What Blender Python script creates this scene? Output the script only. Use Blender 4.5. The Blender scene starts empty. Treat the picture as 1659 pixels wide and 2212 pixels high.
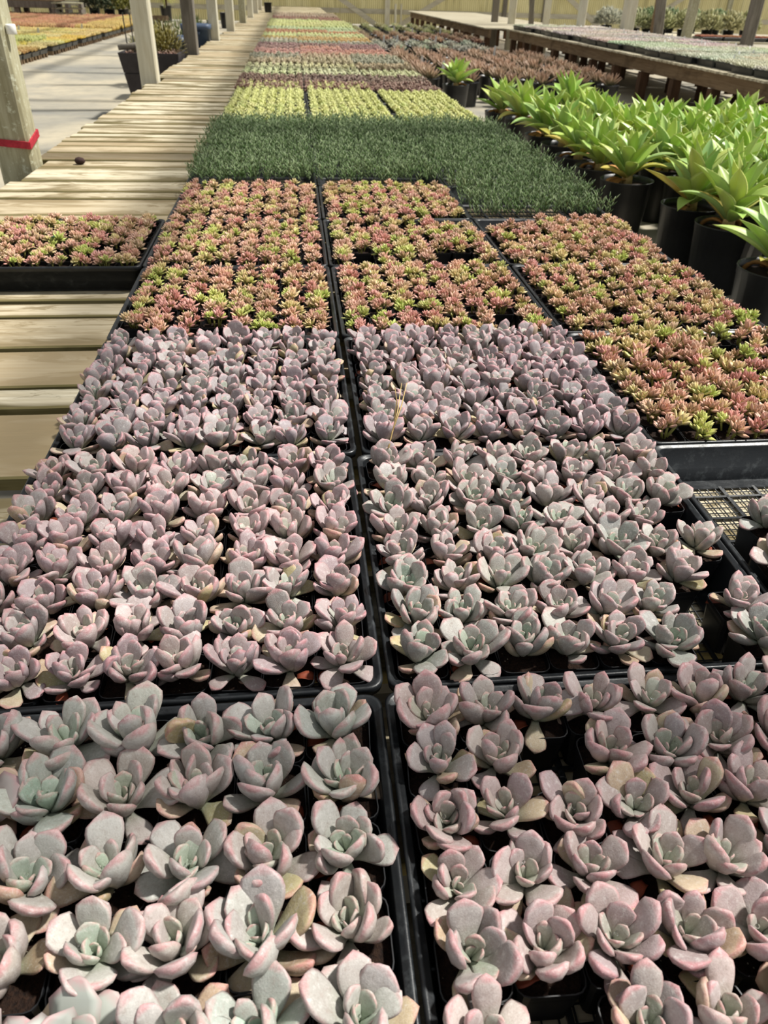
import bpy, math, random
import numpy as np
from mathutils import Matrix, Vector, Euler
random.seed(7)
rng = np.random.default_rng(7)
SC = bpy.context.scene
COL = SC.collection
RZ = 0.55                      # height of the tray rims above the concrete floor

# ------------------------------------------------------------------ camera, sky, sun, exposure
CAM_F, CAM_P, CAM_Y, CAM_R = 1596.7, 0.6165, 0.1212, 0.0310
CAM_C = Vector((0.3567, -0.0323, 0.5223 + RZ))
_fw = Vector((math.sin(CAM_Y) * math.cos(CAM_P), math.cos(CAM_Y) * math.cos(CAM_P), -math.sin(CAM_P)))
_rt = Vector((math.cos(CAM_Y), -math.sin(CAM_Y), 0))
_up = _rt.cross(_fw)
_r2 = _rt * math.cos(CAM_R) + _up * math.sin(CAM_R)
_u2 = _up * math.cos(CAM_R) - _rt * math.sin(CAM_R)
cd = bpy.data.cameras.new('camera')
cam = bpy.data.objects.new('camera', cd)
COL.objects.link(cam)
cam.matrix_world = Matrix(((_r2.x, _u2.x, -_fw.x, CAM_C.x), (_r2.y, _u2.y, -_fw.y, CAM_C.y), (_r2.z, _u2.z, -_fw.z, CAM_C.z), (0, 0, 0, 1)))
cd.sensor_fit = 'VERTICAL'
cd.sensor_height = 36.0
cd.lens = CAM_F / 2212 * 36.0
cd.clip_start = 0.02
cd.clip_end = 200
cd.dof.use_dof = True
cd.dof.focus_distance = 0.80
cd.dof.aperture_fstop = 13.0
SC.camera = cam

world = bpy.data.worlds.new('sky')
SC.world = world
world.use_nodes = True
_bg = world.node_tree.nodes['Background']
_bg.inputs['Color'].default_value = (0.93, 0.97, 1.0, 1)
_bg.inputs['Strength'].default_value = 0.42

sd = bpy.data.lights.new('sun', 'SUN')
sd.energy = 5.7
sd.angle = math.radians(4.0)
sd.color = (1.0, 0.965, 0.90)
sun = bpy.data.objects.new('sun', sd)
COL.objects.link(sun)
SUN_FROM = Vector((0.62, 0.10, 1.0)).normalized()
sun.rotation_euler = (-SUN_FROM).to_track_quat('-Z', 'Y').to_euler()
sun.location = (4, 2, 8)

SC.view_settings.view_transform = 'Standard'
SC.view_settings.look = 'None'
SC.view_settings.exposure = 0.2
SC.view_settings.gamma = 1.0
SC.view_settings.use_curve_mapping = False


def to_px(p):
    d = Vector(p) - CAM_C
    z = d.dot(_fw)
    if z <= 0.02:
        return (-9e9, -9e9, z)
    return (829.5 + CAM_F * d.dot(_r2) / z, 1106 - CAM_F * d.dot(_u2) / z, z)


def in_frame(p, m=0):
    x, y, z = to_px(p)
    return z > 0 and -m < x < 1659 + m and -m < y < 2212 + m


# ------------------------------------------------------------------ helpers
def lin(r, g, b, a=1.0):
    f = lambda c: (c / 255) / 12.92 if c <= 10 else (((c / 255) + 0.055) / 1.055) ** 2.4
    return (f(r), f(g), f(b), a)


def mesh(name, V, F, mat=None, smooth=False, attrs=None):
    me = bpy.data.meshes.new(name)
    me.from_pydata([tuple(v) for v in V], [], [tuple(f) for f in F])
    if smooth:
        me.polygons.foreach_set('use_smooth', [True] * len(me.polygons))
    for k, a in (attrs or {}).items():
        a = np.asarray(a, dtype=np.float32)
        if a.ndim == 1:
            me.attributes.new(k, 'FLOAT', 'POINT').data.foreach_set('value', a)
        else:
            me.attributes.new(k, 'FLOAT_COLOR', 'POINT').data.foreach_set('color', a.ravel())
    if mat:
        me.materials.append(mat)
    me.update()
    return me


def obj(name, me, parent=None, loc=None, rot=None, scale=None, mw=None, color=None):
    o = bpy.data.objects.new(name, me)
    COL.objects.link(o)
    if parent is not None:
        o.parent = parent
    if mw is not None:
        o.matrix_basis = mw
    else:
        if loc is not None:
            o.location = loc
        if rot is not None:
            o.rotation_euler = rot
        if scale is not None:
            o.scale = (scale, scale, scale) if isinstance(scale, (int, float)) else scale
    if color is not None:
        o.color = color
    return o


def tag(o, label=None, cat=None, group=None, kind=None):
    if label:
        o['label'] = label
    if cat:
        o['category'] = cat
    if group:
        o['group'] = group
    if kind:
        o['kind'] = kind
    return o


def thing(name, label, cat, loc=(0, 0, 0), rz=0.0, group=None, kind=None):
    o = obj(name, None, loc=loc, rot=(0, 0, rz))
    o.empty_display_size = 0.05
    return tag(o, label, cat, group, kind)


class Acc:
    """collects geometry (with float attributes) into one mesh"""
    def __init__(s):
        s.V, s.F, s.n, s.A = [], [], 0, {}

    def add(s, V, F, M=None, **at):
        V = np.asarray(V, float)
        if M is not None:
            M = np.array(M)
            V = V @ M[:3, :3].T + M[:3, 3]
        s.V.append(V)
        s.F.extend([tuple(i + s.n for i in f) for f in F])
        for k, a in at.items():
            s.A.setdefault(k, []).append(np.asarray(a, float))
        s.n += len(V)

    def box(s, a, b, M=None, **at):
        x0, y0, z0 = a
        x1, y1, z1 = b
        V = [(x0, y0, z0), (x1, y0, z0), (x1, y1, z0), (x0, y1, z0), (x0, y0, z1), (x1, y0, z1), (x1, y1, z1), (x0, y1, z1)]
        s.add(V, [(0, 3, 2, 1), (4, 5, 6, 7), (0, 1, 5, 4), (1, 2, 6, 5), (2, 3, 7, 6), (3, 0, 4, 7)], M, **at)

    def beam(s, p, q, w, h):
        """square bar from p to q"""
        p, q = Vector(p), Vector(q)
        d = (q - p)
        L = d.length
        M = Matrix.Translation(p) @ d.to_track_quat('X', 'Z').to_matrix().to_4x4()
        s.box((0, -w / 2, -h / 2), (L, w / 2, h / 2), M)

    def tube(s, pts, r, n=6):
        pts = [Vector(p) for p in pts]
        V, F = [], []
        for i, p in enumerate(pts):
            t = (pts[min(i + 1, len(pts) - 1)] - pts[max(i - 1, 0)]).normalized()
            a = t.orthogonal().normalized()
            b = t.cross(a)
            rr = r[i] if isinstance(r, (list, tuple)) else r
            for k in range(n):
                u = 2 * math.pi * k / n
                V.append(tuple(p + (a * math.cos(u) + b * math.sin(u)) * rr))
        for i in range(len(pts) - 1):
            for k in range(n):
                F.append((i * n + k, i * n + (k + 1) % n, (i + 1) * n + (k + 1) % n, (i + 1) * n + k))
        F.append(tuple(range(n))[::-1])
        F.append(tuple((len(pts) - 1) * n + k for k in range(n)))
        s.add(V, F)

    def lathe(s, prof, n=20, M=None):
        V, F = [], []
        for r, z in prof:
            for k in range(n):
                u = 2 * math.pi * k / n
                V.append((r * math.cos(u), r * math.sin(u), z))
        for i in range(len(prof) - 1):
            for k in range(n):
                F.append((i * n + k, i * n + (k + 1) % n, (i + 1) * n + (k + 1) % n, (i + 1) * n + k))
        s.add(V, F, M)

    def build(s, name, mat, smooth=False):
        V = np.concatenate(s.V)
        at = {k: np.concatenate(a) for k, a in s.A.items()}
        return mesh(name, V, s.F, mat, smooth, at)


def rrect(w, h, r, n=4):
    """closed loop of a rounded rectangle, half sizes w, h"""
    out = []
    for cx, cy, a0 in ((w - r, h - r, 0), (-w + r, h - r, 90), (-w + r, -h + r, 180), (w - r, -h + r, 270)):
        for k in range(n + 1):
            a = math.radians(a0 + 90 * k / n)
            out.append((cx + r * math.cos(a), cy + r * math.sin(a)))
    return out


def sweep_rrect(acc, rings, n=4, cap=False):
    """rings: (half w, half h, corner radius, z)"""
    V, F = [], []
    m = 4 * (n + 1)
    for w, h, r, z in rings:
        V += [(x, y, z) for x, y in rrect(w, h, r, n)]
    for i in range(len(rings) - 1):
        for k in range(m):
            F.append((i * m + k, i * m + (k + 1) % m, (i + 1) * m + (k + 1) % m, (i + 1) * m + k))
    if cap:
        F.append(tuple((len(rings) - 1) * m + k for k in range(m)))
    acc.add(V, F)


def leaf_geo(W, T, bend=0.4, cup=0.2, wf=None, nr=9, ns=10, tip=0.05, a0=0.0, up=0.45, twist=0.0, tprof=None, side=0.0):
    """one fleshy leaf of unit length along +X, upper face +Z. Returns V, F, edge, t"""
    V, F, E, Tt = [], [], [], []
    x = z = 0.0
    ang = a0
    pt = 0.0
    for i in range(nr):
        t = (i / (nr - 1)) ** 0.92 * 0.985
        dt = t - pt
        ang = a0 + bend * t
        x += math.cos(ang) * dt
        z += math.sin(ang) * dt
        pt = t
        w = max(W * wf(t), 0.003)
        th = T * (tprof(t) if tprof else (0.62 + 0.38 * math.sin(math.pi * min(t * 0.9, 1.0))) * (1.0 if t < 0.86 else math.sqrt(max(1 - ((t - 0.86) / 0.14) ** 2, 0.03)) * 0.6 + 0.4))
        nx, nz = -math.sin(ang), math.cos(ang)
        tw = twist * t
        for k in range(ns):
            q = 2 * math.pi * k / ns
            s, h = math.cos(q), math.sin(q)
            y = w * s
            o = th * h * (up if h > 0 else (1 - up)) + cup * w * s * s
            yy = y * math.cos(tw) - o * math.sin(tw) + side * t * t
            oo = y * math.sin(tw) + o * math.cos(tw)
            V.append((x + nx * oo, yy, z + nz * oo))
            E.append(max(abs(s) ** 3 * (0.35 + 0.65 * t), max(0.0, (t - 0.80) / 0.19) ** 1.5))
            Tt.append(t)
    for i in range(nr - 1):
        for k in range(ns):
            F.append((i * ns + k, i * ns + (k + 1) % ns, (i + 1) * ns + (k + 1) % ns, (i + 1) * ns + k))
    F.append(tuple(range(ns))[::-1])
    c = len(V)
    V.append((x + math.cos(ang) * tip, side, z + math.sin(ang) * tip))
    E.append(1.0)
    Tt.append(1.0)
    for k in range(ns):
        F.append(((nr - 1) * ns + k, (nr - 1) * ns + (k + 1) % ns, c))
    return np.array(V), F, np.array(E), np.array(Tt)


def sm(a, b, x):
    x = min(max((x - a) / (b - a), 0), 1)
    return x * x * (3 - 2 * x)


def spoon(base=0.40, peak=0.66, pw=2.4):
    def f(t):
        v = base + (1 - base) * sm(0, peak, t)
        if t > peak:
            v *= max(1 - ((t - peak) / (1.002 - peak)) ** pw, 0.0) ** (1 / pw)
        return v
    return f


def lance(base=0.6, peak=0.42):
    def f(t):
        return (base + (1 - base) * sm(0, peak, t)) if t < peak else max(1 - ((t - peak) / (1 - peak)) ** 1.7, 0) ** 0.95
    return f


ORD = ['zeroth', 'first', 'second', 'third', 'fourth', 'fifth', 'sixth', 'seventh', 'eighth', 'ninth', 'tenth', 'eleventh', 'twelfth', 'thirteenth', 'fourteenth', 'fifteenth', 'sixteenth']
ORD += [str(i) + ('st' if i % 10 == 1 else 'nd' if i % 10 == 2 else 'rd' if i % 10 == 3 else 'th') for i in range(17, 140)]


# ------------------------------------------------------------------ materials
class NT:
    def __init__(s, name):
        s.m = bpy.data.materials.new(name)
        s.m.use_nodes = True
        s.t = s.m.node_tree
        s.b = s.t.nodes['Principled BSDF']
        s.out = s.t.nodes['Material Output']

    def n(s, kind, **kw):
        nd = s.t.nodes.new('ShaderNode' + kind)
        for k, v in kw.items():
            setattr(nd, k, v)
        return nd

    def l(s, a, b):
        s.t.links.new(a, b)

    def put(s, sock, v):
        if hasattr(v, 'is_output') or isinstance(v, bpy.types.NodeSocket):
            s.l(v, sock)
        else:
            sock.default_value = v

    def mix(s, f, a, b, mode='MIX'):
        nd = s.n('Mix', data_type='RGBA', blend_type=mode)
        s.put(nd.inputs['Factor'], f)
        s.put(nd.inputs[6], a)
        s.put(nd.inputs[7], b)
        return nd.outputs[2]

    def math(s, op, a, b=0.0, clamp=False):
        nd = s.n('Math', operation=op, use_clamp=clamp)
        s.put(nd.inputs[0], a)
        s.put(nd.inputs[1], b)
        return nd.outputs[0]

    def ramp(s, f, lo, hi, a=0.0, b=1.0):
        nd = s.n('MapRange', clamp=True)
        s.put(nd.inputs[0], f)
        for i, v in enumerate((lo, hi, a, b)):
            nd.inputs[i + 1].default_value = v
        return nd.outputs[0]

    def attr(s, name, out='Fac'):
        return s.n('Attribute', attribute_name=name).outputs[out]

    def info(s):
        return s.n('ObjectInfo')

    def coord(s, scale=(1, 1, 1), shift=True, kind='Object'):
        tc = s.n('TexCoord').outputs[kind]
        mp = s.n('Mapping')
        mp.inputs['Scale'].default_value = scale
        s.l(tc, mp.inputs['Vector'])
        if shift:
            cx = s.n('CombineXYZ')
            r = s.math('MULTIPLY', s.info().outputs['Random'], 37.0)
            for i in range(3):
                s.l(r, cx.inputs[i])
            s.l(cx.outputs[0], mp.inputs['Location'])
        return mp.outputs[0]

    def noise(s, vec, scale, detail=3.0, rough=0.6, dist=0.0):
        nd = s.n('TexNoise')
        s.l(vec, nd.inputs['Vector'])
        nd.inputs['Scale'].default_value = scale
        nd.inputs['Detail'].default_value = detail
        nd.inputs['Roughness'].default_value = rough
        nd.inputs['Distortion'].default_value = dist
        return nd.outputs['Fac']

    def bump(s, h, strength=0.3, dist=0.01):
        nd = s.n('Bump')
        nd.inputs['Strength'].default_value = strength
        nd.inputs['Distance'].default_value = dist
        s.l(h, nd.inputs['Height'])
        s.l(nd.outputs[0], s.b.inputs['Normal'])

    def done(s, color, rough=0.6, spec=0.5, **kw):
        s.put(s.b.inputs['Base Color'], color)
        s.put(s.b.inputs['Roughness'], rough)
        s.b.inputs['Specular IOR Level'].default_value = spec
        for k, v in kw.items():
            s.put(s.b.inputs[k], v)
        return s.m

    def glow_through(s, color, fac):
        """thin living leaf: part of the light passes through"""
        tr = s.n('BsdfTranslucent')
        s.put(tr.inputs['Color'], color)
        mx = s.n('MixShader')
        mx.inputs[0].default_value = fac
        s.l(s.b.outputs[0], mx.inputs[1])
        s.l(tr.outputs[0], mx.inputs[2])
        s.l(mx.outputs[0], s.out.inputs['Surface'])


def m_plain(name, col, rough=0.6, spec=0.4, var=0.12, nscale=30.0, **kw):
    s = NT(name)
    n = s.noise(s.coord(), nscale, 4)
    c = s.mix(s.ramp(n, 0.3, 0.7), tuple(x * (1 - var) for x in col[:3]) + (1,), tuple(min(x * (1 + var), 1) for x in col[:3]) + (1,))
    return s.done(c, rough, spec, **kw)


# echeveria-like leaf: the object colour is the body, green heart, pink margin, dull bloom
s = NT('lilac_leaf')
body = s.info().outputs['Color']
v = s.coord()
n1 = s.noise(v, 3.2, 3)
n2 = s.noise(v, 26.0, 3, 0.7)
tt, ed = s.attr('t'), s.attr('edge')
c = s.mix(s.math('MULTIPLY', s.ramp(tt, 0.62, 0.0), s.ramp(n1, 0.2, 0.75, 0.45, 1.0)), body, lin(150, 163, 140))
pk = s.math('MULTIPLY', s.ramp(ed, 0.5, 0.95), s.ramp(n1, 0.3, 0.6, 0.15, 1.0))
c = s.mix(s.math('MULTIPLY', pk, 0.55), c, lin(192, 112, 120))
n3 = s.noise(v, 7.0, 4, 0.7)
c = s.mix(s.ramp(n3, 0.52, 0.72, 0.0, 0.45), c, lin(140, 122, 112))
c = s.mix(s.ramp(n3, 0.45, 0.28, 0.0, 0.5), c, lin(216, 212, 208))
c = s.mix(s.ramp(n2, 0.5, 0.85, 0.0, 0.4), c, lin(214, 207, 205))
c = s.mix(s.ramp(n2, 0.42, 0.2, 0.0, 0.5), c, lin(128, 108, 100))
s.bump(n2, 0.14, 0.03)
M_LILAC = s.done(c, 0.52, 0.35)
s.b.inputs['Subsurface Weight'].default_value = 0.0

s = NT('small_succulent_leaf')     # pink/green clump heads: object colour blushes to the tip
body = s.info().outputs['Color']
tt = s.attr('t')
n1 = s.noise(s.coord(), 60.0, 2)
c = s.mix(s.ramp(tt, 0.6, 0.1), body, lin(160, 160, 84))
c = s.mix(s.math('MULTIPLY', s.ramp(tt, 0.62, 1.0), s.ramp(n1, 0.4, 0.75, 0, 0.6)), c, lin(204, 116, 108))
M_SMALL = s.done(c, 0.42, 0.45)

s = NT('small_succulent_leaf_mass')
body = s.attr('col', 'Color')
tt = s.attr('t')
n1 = s.noise(s.coord(shift=False), 60.0, 2)
c = s.mix(s.ramp(tt, 0.6, 0.1), body, lin(160, 160, 84))
c = s.mix(s.math('MULTIPLY', s.ramp(tt, 0.62, 1.0), s.ramp(n1, 0.4, 0.75, 0, 0.6)), c, lin(204, 116, 108))
M_SMALLMASS = s.done(c, 0.42, 0.45)

s = NT('lilac_leaf_mass')
body = s.attr('col', 'Color')
tt, ed = s.attr('t'), s.attr('edge')
v = s.coord(shift=False)
n1 = s.noise(v, 90.0, 3)
c = s.mix(s.ramp(tt, 0.62, 0.0), body, lin(150, 163, 140))
c = s.mix(s.math('MULTIPLY', s.ramp(ed, 0.42, 0.95), s.ramp(n1, 0.3, 0.62, 0.05, 0.5)), c, lin(196, 118, 128))
M_LILACMASS = s.done(c, 0.52, 0.35)

s = NT('foliage')                  # generic leaf: object colour, lighter to the tip, speckled
body = s.info().outputs['Color']
tt = s.attr('t')
vv = s.attr('v')
n1 = s.noise(s.coord(), 28.0, 3)
c = s.mix(s.ramp(vv, 0.0, 1.0, 0.0, 0.6), body, s.mix(1.0, body, (0.55, 0.5, 0.48, 1), 'MULTIPLY'))
c = s.mix(s.math('MULTIPLY', s.ramp(tt, 0.4, 1.0), 0.35), c, lin(245, 238, 200))
M_FOLI = s.done(c, 0.5, 0.35)
s.glow_through(c, 0.22)

s = NT('needle_foliage')
vv = s.attr('v')
tt = s.attr('t')
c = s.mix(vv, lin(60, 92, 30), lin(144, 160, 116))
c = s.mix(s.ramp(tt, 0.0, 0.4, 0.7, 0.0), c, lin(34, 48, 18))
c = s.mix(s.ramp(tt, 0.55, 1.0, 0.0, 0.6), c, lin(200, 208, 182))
M_NEEDLE = s.done(c, 0.45, 0.4)

s = NT('agave_leaf')
body = s.info().outputs['Color']
tt, ed = s.attr('t'), s.attr('edge')
v = s.coord((0.6, 9, 3))
n1 = s.noise(v, 3.0, 3)
c = s.mix(s.ramp(n1, 0.35, 0.75, 0.0, 0.45), body, lin(196, 214, 150))
c = s.mix(s.ramp(s.attr('mid'), 0.72, 1.0, 0.0, 0.55), c, lin(214, 226, 176))
c = s.mix(s.ramp(ed, 0.55, 1.0, 0.0, 0.6), c, lin(214, 216, 120))
M_AGAVE = s.done(c, 0.38, 0.5)
s.glow_through(s.mix(0.5, c, lin(206, 222, 90)), 0.28)

M_DRY = m_plain('dry_leaf', lin(128, 62, 42), 0.6, 0.3, 0.4, 60)
M_STRAW = m_plain('dry_straw', lin(196, 168, 112), 0.7, 0.3, 0.3, 60)
M_POT = m_plain('black_pot_plastic', lin(20, 21, 24), 0.42, 0.5, 0.3, 50)

s = NT('black_tray_plastic')
v = s.coord(kind='Generated')
n1 = s.noise(s.coord(), 55.0, 4, 0.7)
n2 = s.noise(s.coord(), 9.0, 3)
c = s.mix(s.math('MULTIPLY', s.ramp(n1, 0.52, 0.72), s.ramp(n2, 0.4, 0.65, 0.05, 0.4)), lin(26, 29, 32), lin(96, 102, 104))
s.bump(n1, 0.1, 0.004)
M_TRAY = s.done(c, s.ramp(n1, 0.3, 0.7, 0.30, 0.5), 0.5)

s = NT('potting_soil')
vo = s.n('TexVoronoi')
s.l(s.coord(), vo.inputs['Vector'])
vo.inputs['Scale'].default_value = 260.0
sp = s.ramp(vo.outputs['Distance'], 0.22, 0.10)
n1 = s.noise(s.coord(), 300.0, 3)
c = s.mix(s.ramp(n1, 0.3, 0.7), lin(18, 12, 10), lin(48, 32, 23))
c = s.mix(s.math('MULTIPLY', sp, s.ramp(s.noise(s.coord(), 90.0, 1), 0.62, 0.68)), c, lin(205, 196, 170))
s.bump(n1, 0.8, 0.004)
M_SOIL = s.done(c, 0.9, 0.2)


def m_wood(name, light, mid, stain, sx=0.5, sy=14.0, amount=0.5, along='X', lichen=None, edge=False):
    s = NT(name)
    sc = {'X': (sx, sy, sy), 'Y': (sy, sx, sy), 'Z': (sy, sy, sx)}[along]
    g = s.noise(s.coord(sc), 5.0, 5, 0.65, 0.4)
    big = s.noise(s.coord({'X': (1.1, 3.5, 3.5), 'Y': (3.5, 1.1, 3.5), 'Z': (3.5, 3.5, 1.1)}[along]), 2.2, 4, 0.6, 0.6)
    c = s.mix(s.ramp(g, 0.3, 0.7), mid, light)
    if edge:
        gx = s.n('SeparateXYZ')
        s.l(s.n('TexCoord').outputs['Generated'], gx.inputs[0])
        e = s.ramp(s.math('ABSOLUTE', s.math('SUBTRACT', gx.outputs['Y'], 0.5)), 0.22, 0.5, 0.0, 0.17)
        big = s.math('ADD', big, e)
        c = s.mix(s.ramp(big, 0.47, 0.62, 0.0, amount), c, stain)
        b2 = s.noise(s.coord((2.2, 9, 9)), 2.0, 5, 0.7, 1.2)
        c = s.mix(s.ramp(b2, 0.54, 0.60, 0.0, 0.8), c, lin(112, 100, 68))
        b3 = s.noise(s.coord((1.0, 30, 30)), 2.0, 4, 0.7, 0.4)
        c = s.mix(s.ramp(b3, 0.52, 0.64, 0.0, 0.5), c, lin(132, 116, 84))
        c = s.mix(s.ramp(s.info().outputs['Random'], 0.3, 1, 0.0, 0.65), c, lin(148, 124, 90))
    else:
        c = s.mix(s.ramp(big, 0.50, 0.66, 0.0, amount), c, stain)
    c = s.mix(s.ramp(s.info().outputs['Random'], 0, 1, 0.0, 0.3), c, mid)
    if lichen:
        n3 = s.noise(s.coord(), 38.0, 4, 0.75)
        c = s.mix(s.ramp(n3, 0.56, 0.66, 0, 0.8), c, lichen)
    s.bump(g, 0.35, 0.004)
    return s.done(c, 0.85, 0.2)


M_SLAT = m_wood('weathered_slat', lin(220, 212, 190), lin(182, 169, 140), lin(88, 78, 46), amount=0.95, edge=True)
M_SLATEDGE = m_wood('algae_stained_slat_edge', lin(150, 138, 98), lin(108, 100, 62), lin(64, 60, 30), amount=0.8)  # darker olive tone than the slat tops, on the front faces only
M_POST = m_wood('weathered_post', lin(196, 192, 166), lin(150, 144, 112), lin(104, 96, 70), along='Z', amount=0.5, lichen=lin(206, 208, 186))
M_POSTGREY = m_wood('grey_post', lin(142, 136, 126), lin(104, 98, 88), lin(70, 64, 56), along='Z', amount=0.4)
M_POSTWHITE = m_wood('pale_post', lin(226, 222, 204), lin(198, 192, 170), lin(168, 150, 110), along='Z', amount=0.35)
M_GIRT = m_wood('pale_girt', lin(214, 208, 190), lin(176, 168, 146), lin(140, 128, 100), along='X', amount=0.4)
M_BENCHWOOD = m_wood('brown_bench_wood', lin(142, 122, 98), lin(110, 90, 68), lin(72, 58, 44), along='Y', amount=0.6)
M_LEGWOOD = m_wood('brown_leg_wood', lin(112, 86, 66), lin(78, 56, 42), lin(44, 36, 28), along='Z', amount=0.6)
M_DECK = m_wood('pale_deck', lin(218, 210, 188), lin(190, 180, 154), lin(150, 132, 98), along='X', amount=0.5)

s = NT('concrete_floor')
v = s.coord(shift=False)
n1 = s.noise(v, 0.55, 5, 0.6, 0.5)
n2 = s.noise(v, 7.0, 6, 0.7)
c = s.mix(s.ramp(n1, 0.36, 0.62), lin(132, 130, 122), lin(178, 168, 146))
c = s.mix(s.ramp(n2, 0.45, 0.75, 0.0, 0.4), c, lin(108, 106, 98))
s.bump(n2, 0.2, 0.01)
M_FLOOR = s.done(c, 0.62, 0.35)

s = NT('corrugated_fibreglass')
v = s.coord((1, 1, 0.25))
n1 = s.noise(v, 1.1, 4, 0.6)
n2 = s.noise(s.coord((3, 1, 0.3)), 2.0, 4)
c = s.mix(s.ramp(n1, 0.3, 0.7), lin(206, 196, 146), lin(228, 220, 178))
c = s.mix(s.ramp(n2, 0.5, 0.75, 0.0, 0.55), c, lin(140, 132, 92))
M_FIBRE = s.done(c, 0.45, 0.4)
s.glow_through(c, 0.45)

M_TAG = m_plain('white_tag_plastic', lin(240, 240, 236), 0.4, 0.4, 0.03)
M_RED = m_plain('red_strap_cloth', lin(172, 50, 62), 0.7, 0.2, 0.25, 60)
M_TOTE = m_plain('blue_grey_plastic', lin(70, 84, 106), 0.5, 0.4, 0.12, 8)
M_PLANTER = m_plain('charcoal_planter', lin(56, 52, 54), 0.7, 0.3, 0.25, 12)
M_METAL = m_plain('dark_metal', lin(52, 50, 46), 0.5, 0.5, 0.2)
M_STONE = m_plain('brown_lump', lin(66, 50, 48), 0.9, 0.2, 0.3, 120)
M_TEAL = m_plain('teal_plastic', lin(110, 176, 180), 0.4, 0.4, 0.05)
M_GRAVEL = m_plain('pebbles', lin(150, 132, 104), 0.8, 0.3, 0.35, 40)

# ------------------------------------------------------------------ setting: floor, wall, posts
WALL_Y = 30.0
me = mesh('floor', [(-16, -3, 0), (22, -3, 0), (22, 34, 0), (-16, 34, 0)], [(0, 1, 2, 3)], M_FLOOR)
tag(obj('floor', me), 'grey concrete floor of the growing house', 'floor', kind='structure')

wall = thing('wall_back', 'tall corrugated yellowish fibreglass wall behind the benches', 'wall', (0, WALL_Y, 0), kind='structure')
a = Acc()
PW, PITCH = 0.84, 0.07
nx = round(PW / PITCH) * 4
V = []
for k in range(nx + 1):
    x = k * PITCH / 4
    y = (0, 0.022, 0, -0.022)[k % 4]
    V += [(x, y, 0.0), (x, y, 3.2)]
a.add(V, [(2 * k, 2 * k + 2, 2 * k + 3, 2 * k + 1) for k in range(nx)])
pm = a.build('panel', M_FIBRE)
for i in range(38):
    obj('panel', pm, wall, loc=(-12.4 + i * PW, 0.004 * (i % 2), 0.05))
gy = -0.16
for z0, z1 in ((RZ - 0.20, RZ - 0.06), (RZ + 0.95, RZ + 1.09)):
    for x0 in np.arange(-12.4, 17, 3.6):
        a = Acc()
        a.box((0, -0.03, z0), (3.58, 0.03, z1))
        obj('girt', a.build('girt', M_GIRT), wall, loc=(x0, gy + 0.10, 0))


def wall_bar(name, p, q, w, h, mat):
    a = Acc()
    a.beam((p[0], 0, p[1] + RZ), (q[0], 0, q[1] + RZ), h, w)
    obj(name, a.build(name, mat), wall, loc=(0, gy, 0))


def ext(p, q, up=2.0):
    """carry a brace on upward along its own slope"""
    dx, dz = p[0] - q[0], p[1] - q[1]
    k = (up - q[1]) / dz
    return (q[0] + dx * k, up), q


for p, q, w in (((2.063, 0.164), (3.25, -0.53), 0.15), ((5.384, 0.244), (3.95, -0.53), 0.14), ((9.858, 0.351), (11.2, -0.53), 0.15), ((13.776, 0.445), (12.3, -0.45), 0.13), ((-5.375, -0.015), (-4.7, -0.45), 0.12)):
    p2, q2 = ext(p, q, 1.6)
    wall_bar('brace', p2, q2, w, 0.05, M_GIRT)
for x, w, m in ((3.58, 0.16, M_POSTWHITE), (3.86, 0.07, M_POSTWHITE), (4.05, 0.05, M_POSTWHITE), (15.6, 0.16, M_POST), (-2.2, 0.13, M_POST), (7.6, 0.14, M_POSTGREY), (9.0, 0.14, M_POSTGREY), (11.9, 0.14, M_POSTGREY), (-8.5, 0.16, M_POST)):
    wall_bar('upright', (x, -0.55), (x, 0.1 if w < 0.08 else 2.6), w, 0.10, m)


def post(x, y, w, mat, label, h=3.2, lean=(0, 0), d=None):
    a = Acc()
    d = d or w
    b = w / 2
    ch = w * 0.08
    ring = [(-b + ch, -d / 2), (b - ch, -d / 2), (b, -d / 2 + ch), (b, d / 2 - ch), (b - ch, d / 2), (-b + ch, d / 2), (-b, d / 2 - ch), (-b, -d / 2 + ch)]
    V = [(px, py, 0) for px, py in ring] + [(px + lean[0] * h, py + lean[1] * h, h) for px, py in ring]
    a.add(V, [(k, (k + 1) % 8, 8 + (k + 1) % 8, 8 + k) for k in range(8)] + [tuple(range(8))[::-1], tuple(range(8, 16))])
    o = obj('timber_post', a.build('timber_post', mat), loc=(x, y, 0))
    return tag(o, label, 'post', kind='structure')


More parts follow.
